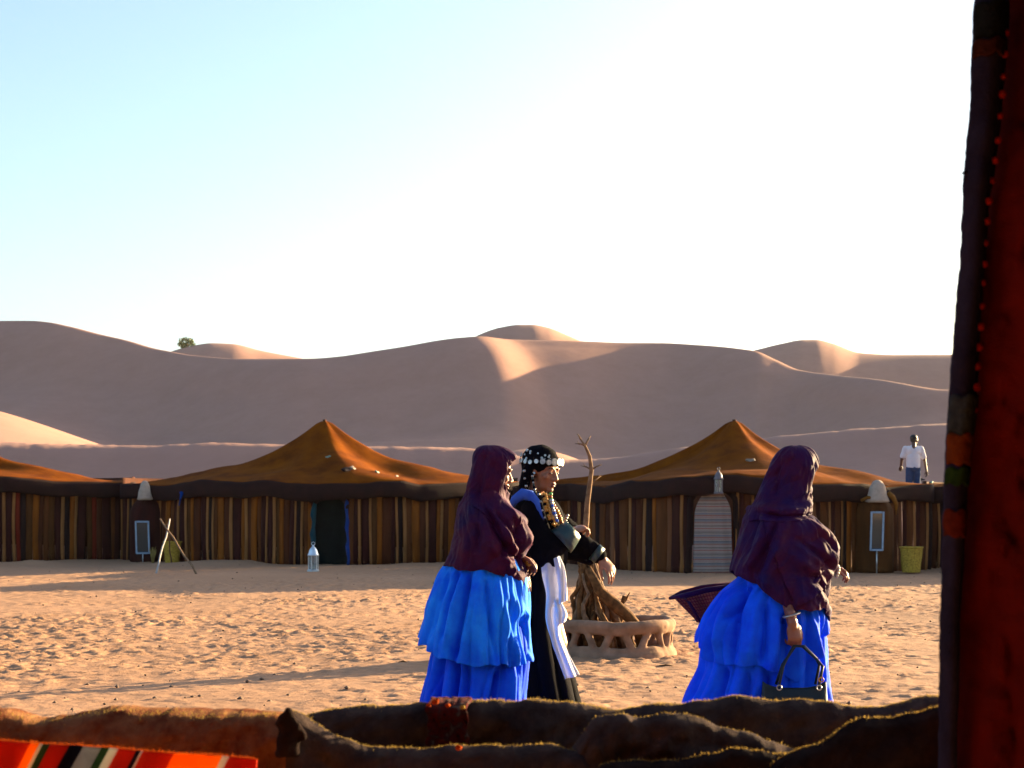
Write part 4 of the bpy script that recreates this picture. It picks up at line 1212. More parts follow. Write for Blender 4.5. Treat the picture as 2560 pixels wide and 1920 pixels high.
# robe: torso + skirt loft and sleeves melted together
rows2 = [(1236, 1318, 1356, .07), (1246, 1296, 1380, .13), (1262, 1284, 1396, .185), (1285, 1279, 1408, .205), (1310, 1278, 1414, .205), (1345, 1280, 1418, .20), (1385, 1284, 1420, .205), (1425, 1286, 1412, .215), (1470, 1286, 1402, .225), (1540, 1284, 1402, .24), (1600, 1282, 1412, .26), (1660, 1280, 1426, .285), (1720, 1278, 1440, .31), (1770, 1276, 1450, .33), (1822, 1274, 1456, .34)]
def fold_r(TH, T, Z):
    c, s_ = np.cos(TH), np.sin(TH); wv = fbm(c * 1.3 + 4, s_ * 1.3 + Z * .7, 21, 3)
    return (pleat(6 * TH + 1.5 * wv + .8 * Z) - .6) * (.006 + .03 * sstep(PZ(1400, S2), PZ(1760, S2), Z) * 1.0) + .006 * fbm(c * 3, s_ * 3 + Z * 6, 22, 3)
fr_ = lambda TH, T, Z: fold_r(TH, T, Z)
garment('robe', rows2, S2, M_BLACK, w2, fr_, thick=.006, nt=140)
bm = bmesh.new()
add_limb(bm, shn + Vector((0, -.005, 0)), el, .070, .085); add_limb(bm, el, P(1410, 1338, S2) + Vector((0, -.21, 0)), .085, .060)
add_limb(bm, el + Vector((.05, .02, -.02)), P(1395, 1400, S2) + Vector((0, -.20, 0)), .075, .02)
fuse('sleeve', bm, .009, M_BLACK, w2, 4, disp=lambda c, n: .010 * fbm(c[:, 0] * 9, c[:, 2] * 9 + c[:, 1] * 5, 3, 3) + .016 * (.2 - np.abs(fbm(c[:, 0] * 16 + c[:, 2] * 6, c[:, 2] * 12 - c[:, 0] * 9, 13, 2))))
bm = bmesh.new()
add_limb(bm, shf, el2, .070, .078); add_limb(bm, el2, P(1497, 1389, S2) + Vector((0, .03, 0)), .074, .050)
add_limb(bm, P(1400, 1375, S2) + Vector((0, .1, 0)), P(1475, 1402, S2) + Vector((0, .04, 0)), .05, .03)
fuse('sleeve', bm, .009, M_BLACK, w2, 4, disp=lambda c, n: .008 * fbm(c[:, 0] * 9, c[:, 2] * 9 + c[:, 1] * 5, 5, 3) + .014 * (.2 - np.abs(fbm(c[:, 0] * 16 + c[:, 2] * 6, c[:, 2] * 12 - c[:, 0] * 9, 15, 2))))
# glossy green cuff on the near sleeve
bm = bmesh.new(); a = P(1398, 1352, S2) + Vector((0, -.215, 0)); b = P(1430, 1322, S2) + Vector((0, -.205, 0))
add_tube(bm, [a, a.lerp(b, .35), a.lerp(b, .7), b], [.086, .080, .070, .060], 18, caps=False)
o = bm_obj('cuff', bm, M_GREENCUFF, w2); md = o.modifiers.new('t', 'SOLIDIFY'); md.thickness = .008
bm = bmesh.new(); a = P(1486, 1380, S2) + Vector((0, .03, 0)); b = P(1500, 1391, S2) + Vector((0, .028, 0))
add_tube(bm, [a, b], [.056, .052], 18, caps=False)
o = bm_obj('cuff', bm, M_GREENCUFF, w2); md = o.modifiers.new('t', 'SOLIDIFY'); md.thickness = .008
# blue band over the shoulder
bm = bmesh.new()
bp_ = [P(1276, 1268, S2) + Vector((0, -.13, 0)), P(1288, 1248, S2) + Vector((0, -.17, 0)), P(1306, 1236, S2) + Vector((0, -.17, .0)), P(1325, 1240, S2) + Vector((0, -.185, 0)), P(1340, 1256, S2) + Vector((0, -.215, 0)), P(1350, 1284, S2) + Vector((0, -.235, 0)), P(1357, 1302, S2) + Vector((0, -.23, 0))]
add_tube(bm, bp_, [.016, .026, .034, .032, .024, .014, .007], 10)
bm_obj('shoulder_band', bm, M_BLUEYARN, w2)
# headdress: wrapped black scarf with fall behind the ear
bm = bmesh.new(); Rm = HM.to_3x3().normalized().to_4x4()
add_ball(bm, HM @ Vector((-.022, 0, .055)), (.112, .098, .092), Rm, 20, 12)
add_ball(bm, HM @ Vector((-.05, 0, .02)), (.080, .092, .088), Rm, 20, 12)
add_tube(bm, [HM @ Vector((.105 * math.cos(a) - .012, .092 * math.sin(a), .045 + .018 * math.cos(a))) for a in np.linspace(0, 2 * PI, 29)], .020, 10, caps=False)
for y in (-1, 1):
    add_tube(bm, [HM @ Vector((-.03, y * .080, .03)), HM @ Vector((-.035, y * .090, -.04)), HM @ Vector((-.045, y * .088, -.11)), HM @ Vector((-.03, y * .085, -.17))], [.035, .034, .030, .024], 10)
add_limb(bm, HM @ Vector((-.07, 0, 0)), HM @ Vector((-.085, 0, -.13)), .062, .055)
fuse('head_scarf', bm, .007, M_BLACK, w2, 3, disp=lambda c, n: .006 * fbm(c[:, 0] * 22, c[:, 2] * 22 + c[:, 1] * 9, 6, 2))
# coins
cr = random.Random(9)
def disc(bm, p, nrm, r, th=.004):
    q = Vector(nrm).to_track_quat('Z', 'Y').to_matrix().to_4x4(); k = 10
    a = [bm.verts.new(Vector(p) + q @ Vector((r * math.cos(2 * PI * i / k), r * math.sin(2 * PI * i / k), th))) for i in range(k)]
    b = [bm.verts.new(Vector(p) + q @ Vector((r * math.cos(2 * PI * i / k), r * math.sin(2 * PI * i / k), -th))) for i in range(k)]
    bm.faces.new(a); bm.faces.new(list(reversed(b)))
    for i in range(k): bm.faces.new((a[i], b[i], b[(i + 1) % k], a[(i + 1) % k]))
for a in np.radians(np.arange(-172, 100, 17)):
    r = .0135 if abs(a) > 1.2 else .019
    dirv = Vector((math.cos(a), math.sin(a), .15))
    p = HM @ Vector((.126 * math.cos(a) - .012, .114 * math.sin(a), .048 + .018 * math.cos(a) + cr.uniform(-.004, .004)))
    bm = bmesh.new(); disc(bm, p, HM.to_3x3() @ dirv, r * cr.uniform(.8, 1.15)); bm_obj('coin', bm, M_SILVER, w2, smooth=False)
for k in range(26):
    a = cr.uniform(-2.6, -.2); z = cr.uniform(-.03, .105) if a < -1.0 else cr.uniform(.07, .1)
    rr = math.sqrt(max(.05, 1 - (max(z, .055) - .055) ** 2 / .0085))
    p = HM @ Vector(((.118 * math.cos(a)) * rr - .026, .105 * math.sin(a) * rr, z))
    bm = bmesh.new(); disc(bm, p, HM.to_3x3() @ Vector((math.cos(a), math.sin(a), .3)), cr.uniform(.0045, .0085), .0035); bm_obj('coin', bm, M_SILVER, w2, smooth=False)
# beaded strands down the neck and breast
def strand(pts, r, mats, name, n):
    pts = [Vector(p) for p in pts]; tk = np.linspace(0, 1, len(pts)); t = np.linspace(0, 1, n)
    xs = [pchip(tk, [p[i] for p in pts], t) for i in range(3)]
    groups = {}
    for i in range(n):
        m_ = mats[i % len(mats)]
        b = groups.setdefault(m_.name, (bmesh.new(), m_))[0]
        add_ball(b, (xs[0][i], xs[1][i], xs[2][i]), r * cr.uniform(.85, 1.2), u=8, v=6)
    for b, m_ in groups.values(): tag(bm_obj(name, b, m_, w2), kind='stuff')
q = lambda px, py, d: P(px, py, S2) + Vector((0, d, 0))
strand([q(1362, 1238, -.19), q(1366, 1262, -.215), q(1376, 1288, -.225), q(1385, 1308, -.215)], .012, [M_GOLD], 'amber_necklace', 13)
strand([q(1372, 1240, -.17), q(1382, 1264, -.2), q(1396, 1290, -.20), q(1402, 1308, -.19)], .012, [M_GOLD, M_GOLD, M_REDB], 'amber_necklace', 13)
strand([q(1358, 1236, -.19), q(1360, 1262, -.225), q(1370, 1292, -.235), q(1388, 1314, -.225), q(1402, 1312, -.2)], .010, [M_GOLD, M_BLACK, M_GOLD], 'amber_necklace', 18)
strand([q(1376, 1252, -.215), q(1381, 1276, -.225), q(1389, 1300, -.22)], .011, [M_SILVER, M_SILVER, M_BLUEYARN], 'silver_pendant', 9)
strand([q(1375, 1236, -.17), q(1376, 1256, -.20)], .010, [M_GREENB, M_REDB], 'coloured_beads', 4)
strand([q(1345, 1232, -.18), q(1350, 1256, -.225), q(1356, 1284, -.24), q(1364, 1304, -.24)], .007, [M_BLACK, M_SILVER, M_BLACK, M_BLACK], 'coin_strand', 17)
strand([q(1310, 1172, -.11), q(1312, 1200, -.115), q(1318, 1228, -.14)], .008, [M_BLACK, M_SILVER, M_BLACK], 'coin_strand', 10)
strand([q(1330, 1186, -.115), q(1333, 1210, -.12), q(1338, 1236, -.17)], .008, [M_BLACK, M_SILVER, M_GREENCUFF], 'coin_strand', 10)
strand([q(1416, 1288, -.2), q(1412, 1300, -.2), q(1417, 1314, -.2)], .008, [M_SILVER], 'silver_pendant', 5)
# white cloth hanging at her side
sheet('white_cloth', [(1352, 1402), (1356, 1440), (1366, 1490), (1364, 1540), (1378, 1600), (1396, 1650), (1414, 1698)], [(1400, 1390), (1412, 1430), (1412, 1500), (1398, 1512), (1400, 1575), (1425, 1640), (1449, 1688)], [8.66, 8.64, 8.62, 8.61, 8.6, 8.6, 8.58], [8.70, 8.66, 8.62, 8.6, 8.6, 8.6, 8.58], M_WHITE, w2, n=70, m=30, wav=.016, seed=2)
sheet('white_cloth_fold', [(1385, 1396), (1392, 1440), (1398, 1480), (1399, 1512)], [(1398, 1390), (1412, 1425), (1417, 1465), (1418, 1500)], [8.6, 8.58, 8.57, 8.58], [8.64, 8.6, 8.58, 8.6], M_WHITE, w2, n=40, m=14, wav=.012, seed=6)
sheet('white_cloth_fold', [(1385, 1500), (1392, 1530), (1394, 1550), (1396, 1566)], [(1398, 1498), (1408, 1515), (1418, 1538), (1415, 1552)], [8.6, 8.57, 8.57, 8.58], [8.64, 8.6, 8.58, 8.6], M_WHITE, w2, n=30, m=14, wav=.012, seed=8)

# ---------------- third woman: violet shawl, deep blue dress, handbag
w3 = thing('person', 'woman in violet shawl and deep blue dress carrying a dark handbag, on the right', 'person', (0, 0, 0), 0, 'women walking across the yard')
HM = TM(P(1990, 1178, S1) + Vector((-.01, 0, 0)), rz=R(26), ry=R(4))
bm = bmesh.new(); add_head(bm, HM)
sh = P(1960, 1305, S1)
add_limb(bm, sh, P(1945, 1430, S1), .14, .15, 14); add_limb(bm, P(1945, 1430, S1), P(1940, 1490, S1), .16, .165, 14)
shn = sh + Vector((0, -.12, -.06)); el = P(1945, 1430, S1) + Vector((0, -.12, 0)); wr = P(1952, 1545, S1) + Vector((0, -.345, 0))
add_limb(bm, shn, el, .052, .044); add_limb(bm, el, wr, .040, .028)
add_hand(bm, aim(wr, P(1962, 1620, S1) + Vector((0, -.36, 0)), R(78), up=(1, 0, 0)), (.55, 1.1, .9), thumb=(.35, .3), side=1, flen=1.05)
shf = sh + Vector((.02, .12, -.05)); el2 = P(2000, 1420, S1) + Vector((0, .16, 0)); wr2 = P(2066, 1418, S1) + Vector((0, .02, 0))
add_limb(bm, shf, el2, .052, .044); add_limb(bm, el2, wr2, .043, .028)
add_hand(bm, aim(wr2, P(2098, 1424, S1), R(-15)), (.45, .7, .6), thumb=(.4, .3), side=-1)
for sd in (-1, 1):
    h = P(1935, 1490, S1) + Vector((0, sd * .10, 0)); k = Vector((h.x - .03 + .12 * sd, h.y, .48)); ft = Vector((k.x - .05, k.y, .06))
    add_limb(bm, h, k, .085, .06); add_limb(bm, k, ft, .055, .036); add_limb(bm, ft + Vector((-.02, 0, -.02)), ft + Vector((.14, 0, -.03)), .034, .026)
fuse('body', bm, .0055, M_SKIN3, w3, 3)
face_bits(w3, HM)
under = [(1550, 1775, 2058, .26), (1600, 1758, 2062, .30), (1660, 1752, 2064, .32), (1700, 1737, 2066, .34), (1750, 1714, 2070, .35), (1800, 1696, 2076, .36), (1856, 1680, 2080, .37)]
garment('underskirt', under, S1, M_INDIGO2, w3, fold_skirt(18, .025, .062, 31, tw=-1.2, pp=.7), nt=90, thick=.005, nth=300,
        ridges=[([(1800, 1655), (1780, 1720), (1755, 1850)], 10, -.04), ([(1850, 1660), (1838, 1740), (1820, 1850)], 11, -.04), ([(2030, 1560), (2036, 1640), (2045, 1760)], 8, -.05), ([(2005, 1600), (2010, 1700), (2020, 1850)], 8, .04), ([(1900, 1660), (1895, 1760), (1890, 1850)], 12, -.05)])
over = [(1425, 1870, 2040, .19), (1450, 1842, 2050, .22), (1480, 1806, 2056, .25), (1520, 1774, 2060, .28), (1560, 1755, 2063, .31), (1600, 1745, 2064, .33), (1660, 1752, 2065, .34), (1700, 1765, 2066, .345)]
garment('dress', over, S1, M_INDIGO2, w3, fold_skirt(19, .012, .066, 35, tw=-1.6, pp=.6), hem=hemf({0: 1560, 60: 1600, 180: 1606, 205: 1640, 235: 1652, 262: 1646, 285: 1690, 300: 1640, 335: 1580}, S1, .006, 8), thick=.005, nth=320, nt=170,
        ridges=[([(1850, 1450), (1825, 1530), (1815, 1640)], 10, -.045), ([(1880, 1480), (1862, 1560), (1850, 1645)], 16, .035), ([(1895, 1500), (1890, 1570), (1880, 1640)], 9, -.040), ([(1830, 1460), (1795, 1530), (1775, 1620)], 13, .030),
                ([(1925, 1530), (1912, 1600), (1890, 1690)], 12, .035), ([(1940, 1530), (1935, 1600), (1925, 1680)], 10, -.050), ([(1865, 1455), (1840, 1500), (1800, 1545)], 7, -.03), ([(2000, 1530), (2008, 1600), (2015, 1660)], 8, .03), ([(2030, 1540), (2040, 1600), (2046, 1660)], 8, -.035)])
# lighter pulled-up swag over the hip
shr = [(1113, 1980, 2000, .012), (1115, 1968, 2011, .028), (1120, 1956, 2024, .055), (1130, 1944, 2035, .080), (1146, 1933, 2043, .098), (1166, 1924, 2045, .106), (1188, 1915, 2040, .107), (1212, 1905, 2032, .105), (1236, 1894, 2026, .112),
       (1258, 1883, 2018, .14), (1278, 1872, 2018, .19), (1298, 1863, 2036, .235), (1320, 1856, 2058, .265), (1342, 1850, 2070, .28), (1364, 1843, 2079, .29), (1386, 1837, 2084, .295), (1406, 1831, 2082, .295), (1428, 1828, 2074, .29), (1460, 1850, 2064, .305), (1500, 1880, 2060, .32), (1550, 1900, 2062, .325)]
def fold_sh3(TH, T, Z):
    c, s_ = np.cos(TH), np.sin(TH)
    body = sstep(PZ(1235, S1), PZ(1310, S1), Z)
    wv = fbm(c * 1.2 + 8, s_ * 1.2 + Z * 1.1, 17, 3)
    d = (pleat(4 * TH - 8 * Z + 2.0 * wv) - .6) * .014 + (pleat(2.5 * TH + 16 * Z + 1.6 * wv + 1, .9) - .6) * .030 * sstep(-.3, .8, c)
    h = (pleat(2.5 * TH - 20 * Z + 1.5 * wv, .9) - .6) * .007
    return d * body + h * (1 - body) * sstep(PZ(1118, S1), PZ(1150, S1), Z) + .008 * fbm(c * 3, s_ * 3 + Z * 8, 19, 3) + body * .022 * (.16 - np.abs(fbm(c * 5 - Z * 4, s_ * 5 + Z * 7, 43, 2))) + .008 * (.16 - np.abs(fbm(c * 5 + Z * 4, s_ * 5 + Z * 17, 45, 2)))
def cut3(cen, th):
    z = cen[:, 2]; d = np.degrees(th); lo = PZ(1232, S1); hi = PZ(1150, S1)
    q = np.clip((z - lo) / (hi - lo), 0, 1)
    return (z > lo) & (z < hi) & (np.abs(d - 20) < 56 * np.sin(q * PI) ** .55)
SH3 = dict(hem=hemf({0: 1545, 60: 1500, 180: 1424, 205: 1440, 225: 1462, 245: 1500, 262: 1520, 285: 1516, 310: 1512, 340: 1545}, S1, .006, 7), ridges=[([(1880, 1262), (1930, 1272), (1985, 1272), (2016, 1252)], 9, .026), ([(1886, 1282), (1935, 1292), (1990, 1290), (2025, 1285)], 7, -.020), ([(1905, 1290), (1888, 1340), (1868, 1395), (1850, 1425)], 10, .020),
                ([(1925, 1295), (1905, 1350), (1882, 1410), (1868, 1440)], 8, -.016), ([(1946, 1300), (1922, 1365), (1900, 1430), (1892, 1480)], 11, .018), ([(1890, 1275), (1872, 1330), (1852, 1390)], 7, -.016),
                ([(2000, 1300), (2035, 1330), (2062, 1370), (2066, 1410)], 12, .020), ([(1960, 1340), (2005, 1370), (2045, 1400), (2060, 1430)], 10, -.018), ([(1950, 1380), (2000, 1420), (2045, 1440)], 13, .018),
                ([(1925, 1150), (1915, 1200), (1898, 1250)], 9, .012), ([(1945, 1140), (1936, 1190), (1930, 1245)], 8, -.010), ([(1990, 1440), (2030, 1490), (2056, 1530)], 8, .014), ([(2010, 1430), (2045, 1480), (2060, 1510)], 6, -.014)])
garment('shawl', shr, S1, M_PURPLE2, w3, fold_sh3, cut=cut3, nt=220, nth=300, thick=.006, **SH3)
garment('shawl_end', shr, S1, M_PURPLE2, w3, lambda a, b, c: fold_sh3(a, b, c) + .011, cut=inside([(1890, 1300), (1940, 1292), (2000, 1296), (2055, 1318), (2090, 1370), (2090, 1404), (2060, 1446), (2010, 1484), (1966, 1506), (1936, 1450), (1906, 1370)], S1), nt=300, nth=440, thick=.005, **SH3)
garment('shawl_wrap', shr, S1, M_PURPLE2, w3, lambda a, b, c: fold_sh3(a, b, c) + .016, cut=inside([(1866, 1266), (1920, 1252), (1980, 1248), (2020, 1230), (2034, 1256), (2024, 1286), (1980, 1298), (1920, 1302), (1862, 1300)], S1), nt=300, nth=440, thick=.005, **SH3)
# shawl edge sweeping from breast to hip
bm = bmesh.new()
add_tube(bm, [P(2082, 1385, 8.25), P(2068, 1420, 8.12), P(2040, 1455, 8.03), P(2004, 1482, 8.0), P(1975, 1500, 8.0)], [.008, .012, .012, .010, .006], 8); bm_obj('shawl_hem', bm, M_PURPLE2, w3)
# beads at the far hand, bracelet at the near wrist
def beads(name, pts, r, n, m_, parent):
    pts = [Vector(p) for p in pts]; tk = np.linspace(0, 1, len(pts)); bm = bmesh.new()
    xs = [pchip(tk, [p[i] for p in pts], np.linspace(0, 1, n)) for i in range(3)]
    for i in range(n): add_ball(bm, (xs[0][i], xs[1][i], xs[2][i]), r, u=8, v=6)
    return tag(bm_obj(name, bm, m_, parent), kind='stuff')
M_IVORY = plain_mat('ivory_beads', (.62, .58, .46), .4)
beads('prayer_beads', [P(2066, 1442, 8.22), P(2068, 1468, 8.2), P(2060, 1484, 8.2), P(2050, 1478, 8.2), P(2042, 1456, 8.2)], .0095, 17, M_IVORY, w3)
beads('prayer_beads', [P(2080, 1396, 8.25), P(2090, 1410, 8.22), P(2096, 1422, 8.22), P(2092, 1440, 8.22)], .011, 9, M_IVORY, w3)
bm = bmesh.new(); cw = P(1951, 1526, S1) + Vector((0, -.325, 0))
add_tube(bm, [cw + Vector((.040 * math.cos(a), .040 * math.sin(a), .012 * math.cos(a))) for a in np.linspace(0, 2 * PI, 25)], .0065, 6, caps=False); bm_obj('bracelet', bm, M_SILVER, w3)
# handbag (held, so a thing of its own)
bc = P(1950, 1760, S1) + Vector((0, -.42, 0)); bc.z = PZ(1800, S1)
bag = thing('handbag', 'dark teal leather handbag hanging from the hand of the woman on the right', 'handbag', bc)
n, m = 28, 40; V = np.zeros((n, m, 3))
hB = (1800 - 1688) * S1 / FPX
for i in range(n):
    q = i / (n - 1)
    for j in range(m):
        a = 2 * PI * j / m; c, s_ = math.cos(a), math.sin(a)
        w_ = .175 * (1 - .10 * q); d_ = .075 * (1 - .75 * q ** 1.5)
        V[i, j] = (w_ * math.copysign(abs(c) ** .6, c), d_ * math.copysign(abs(s_) ** .7, s_) + .006 * mnoise.noise((c * 2, s_ * 2, q * 4)), hB * q + .035 * q * c * c - (.02 * q))
V[0, :, 2] = 0
o = grid_obj('body', V, M_BAG, bag, wrap=True, thick=.006)
bm = bmesh.new(); add_lathe(bm, [(.001, .002), (.9, .002), (.9, .01), (.001, .01)], 24)
for v in bm.verts: v.co.x *= .185; v.co.y *= .08
bm_obj('base', bm, M_BAG, bag)
for yy, top_px in ((-.045, 1962), (.045, 1966)):
    bm = bmesh.new(); tp_ = P(top_px, 1596, S1) + Vector((0, -.37, 0)) - bc
    e0 = Vector((-.085, yy, hB - .005)); e1 = Vector((.115, yy, hB - .005))
    add_tube(bm, [e0, e0.lerp(tp_, .5) + Vector((-.025, 0, .0)), tp_ + Vector((-.02, 0, -.006)), tp_ + Vector((.025, 0, -.008)), e1.lerp(tp_, .55) + Vector((.05, 0, .02)), e1 + Vector((.02, 0, .10)), e1], .0075, 8)
    bm_obj('strap', bm, M_BAG, bag)
for dx, dz in ((-.085, -.01), (.115, -.01), (.125, .03)):
    bm = bmesh.new(); add_tube(bm, [Vector((dx + .012 * math.cos(a), -.052, hB + dz + .012 * math.sin(a))) for a in np.linspace(0, 2 * PI, 13)], .0035, 6, caps=False); bm_obj('buckle', bm, M_GOLD if dz > 0 else M_SILVER, bag)
# plum mesh food cover / basket held behind
mc = P(1765, 1515, 8.5)
mb = thing('mesh_basket', 'plum coloured mesh basket held behind the woman on the right', 'basket', mc)
a0, a1, a2, a3 = [P(*v) - mc for v in ((1692, 1498, 8.5), (1850, 1462, 8.5), (1850, 1580, 8.5), (1755, 1562, 8.5))]
n = 22
def quad(u, v): return (a0 * (1 - u) + a1 * u) * (1 - v) + (a3 * (1 - u) + a2 * u) * v
bm = bmesh.new()
for i in range(n + 1):
    for dpt in (0, .16):
        add_tube(bm, [quad(i / n, v) + Vector((0, dpt * (1 - v * .3) + .02 * math.sin(v * PI) * (1 if dpt else -1), 0)) for v in (0, .33, .66, 1)], .0022, 4, caps=False)
for i in range(12):
    for dpt in (0, .16):
        add_tube(bm, [quad(u, i / 11) + Vector((0, dpt * (1 - i / 11 * .3) + .02 * math.sin(i / 11 * PI) * (1 if dpt else -1), 0)) for u in (0, .33, .66, 1)], .0022, 4, caps=False)
tag(bm_obj('netting', bm, M_MESH, mb, smooth=False), kind='stuff')
V = np.zeros((12, 20, 3))
for i in range(12):
    for j in range(20):
        p = quad(j / 19, i / 11); V[i, j] = (p.x, p.y + .08 + .01 * math.sin(j), p.z)
grid_obj('lining', V, cloth_mat('pink_lining', (.36, .14, .13), (.25, .07, .08), 10, trans=.3), mb, thick=.004)
for pa, pb, r_ in ((a0 + Vector((-.03, 0, 0)), a1, .012), (a0 + Vector((.05, 0, 0)), a3, .007)):
    for dpt in (-.03, .19):
        bm = bmesh.new(); md_ = pa.lerp(pb, .5) + Vector((0, dpt, .012 if r_ > .01 else 0))
        add_tube(bm, [pa + Vector((0, .08, 0)), pa.lerp(pb, .2) + Vector((0, dpt, .006)), md_, pb + Vector((0, dpt, 0))], [r_ * .7, r_ * 1.3, r_ * 1.3, r_], 8); bm_obj('rim', bm, M_PURPLE2, mb)

# ---------------- man behind the tents
Ym = 38.0; xm = (2283 - 1280) * Ym / FPX; zm = PZ(1087, Ym) - 1.74
mz = dune_z(xm, Ym)
mn = thing('person', 'man in white T-shirt and blue jeans standing behind the tents, back turned', 'person', (xm, Ym, zm))
HM = TM((.03, 0, 1.62), rz=R(38), s=1.0)
bm = bmesh.new(); add_head(bm, HM)
add_limb(bm, (0, .01, 1.36), (0, .01, 1.05), .09, .09, 14)
arms = []
for sd, e, h in ((-1, (-.27, .02, 1.15), (-.26, .16, .98)), (1, (.28, .02, 1.13), (.33, .02, .86))):
    a = Vector((sd * .19, 0, 1.40)); arms.append((a, Vector(e), Vector(h)))
    add_limb(bm, a, e, .05, .042); add_limb(bm, e, h, .04, .028)
    add_hand(bm, aim(h, Vector(h) + (Vector((0, .2, -.2)) if sd < 0 else Vector((.03, .02, -.3))), 0), (.3, .4, .3), side=sd)
    hp = Vector((sd * .09, 0, .92)); k = Vector((sd * .10, .02, .50)); f_ = Vector((sd * .10, -.02, .07))
    add_limb(bm, hp, k, .085, .06); add_limb(bm, k, f_, .055, .04); add_limb(bm, f_ + Vector((0, -.03, -.03)), f_ + Vector((0, .16, -.035)), .036, .03)
fuse('body', bm, .007, M_SKIN2, mn, 3)
bm = bmesh.new()
for sd in (-1, 1): add_ball(bm, (sd * .085, 0, 1.34), (.13, .115, .13))
add_limb(bm, (-.05, 0, 1.2), (-.045, 0, .95), .125, .125, 16); add_limb(bm, (.05, 0, 1.2), (.045, 0, .95), .125, .125, 16)
add_ball(bm, (0, 0, 1.22), (.16, .118, .24)); add_limb(bm, (-.12, 0, 1.41), (.12, 0, 1.41), .065, .065); add_limb(bm, (0, 0, 1.40), (0, -.01, 1.46), .07, .065)
for a, e, h in arms: add_limb(bm, a, a.lerp(e, .72), .074, .072)
fuse('t_shirt', bm, .010, M_WHITE, mn, 4, disp=lambda c, n: .008 * fbm(c[:, 0] * 6 + c[:, 2] * 5, c[:, 2] * 7 + c[:, 1] * 5, 3, 3))
bm = bmesh.new()
add_limb(bm, (-.05, 0, .93), (.05, 0, .93), .125, .125, 14)
for sd in (-1, 1):
    add_limb(bm, (sd * .08, 0, .90), (sd * .10, .02, .50), .105, .082); add_limb(bm, (sd * .10, .02, .50), (sd * .10, -.02, .10), .080, .068)
fuse('jeans', bm, .010, cloth_mat('denim', (.03, .075, .19), (.02, .045, .12), 14), mn, 3)
bm = bmesh.new()
add_ball(bm, HM @ Vector((-.025, 0, .050)), (.105, .088, .080), HM.to_3x3().to_4x4()); add_ball(bm, HM @ Vector((-.055, 0, .0)), (.062, .078, .075), HM.to_3x3().to_4x4())
fuse('hair', bm, .008, M_HAIR, mn, 2)
# bundle and sandals on the roof by him
scrap(2302, 1200, (.20, .12, .07), M_BUNDLE, 'dark cloth bundle on the roof beside the man in white', 'cloth_bundle', 'bundle')
scrap(2328, 1208, (.10, .06, .05), plain_mat('turquoise', (.05, .25, .20), .6), 'small turquoise scrap on the roof right of the man', 'cloth_scrap', 'scrap')
print('man ground gap', zm - mz)
# ------------------------------------------------------------------ the tent the yard is seen from
M_WOOL = cloth_mat('dark_wool', (.125, .085, .072), (.045, .032, .034), 14, weave=420, bump=.8, spec=.03, rough=1, crease=(11, (1, 1, 1), .03, .8))
M_WOOL2 = cloth_mat('black_wool', (.045, .028, .024), (.018, .011, .011), 14, weave=420, bump=.8, spec=.03, rough=1, crease=(11, (1, 1, 1), .03, .8))
M_BROWN = cloth_mat('brown_rug', (.40, .19, .085), (.13, .022, .010), 13, weave=380, bump=.8, spec=.03, rough=1)
M_FUZZ = cloth_mat('sun_tinted_fuzz', (.62, .42, .12), (.40, .25, .06), 30, rough=1, spec=.02, trans=.35)  # gold far paler than the wool: sunlit rim painted into the fuzz colour
M_FUZZR = cloth_mat('orange_fuzz', (.60, .12, .02), (.5, .07, .01), 30, rough=1, spec=.02, trans=.3)
M_FLAP = cloth_mat('red_flap', (.17, .010, .005), (.045, .003, .003), 5, weave=300, bump=.6, spec=.03, rough=1, trans=.11, stretch=(1.6, 1, .35))
M_NAVY = cloth_mat('navy_band', (.040, .030, .062), (.018, .012, .028), 9, weave=300, bump=.6, spec=.05)
M_POM = cloth_mat('red_pompom', (.75, .035, .008), weave=300, spec=.03, trans=.2)

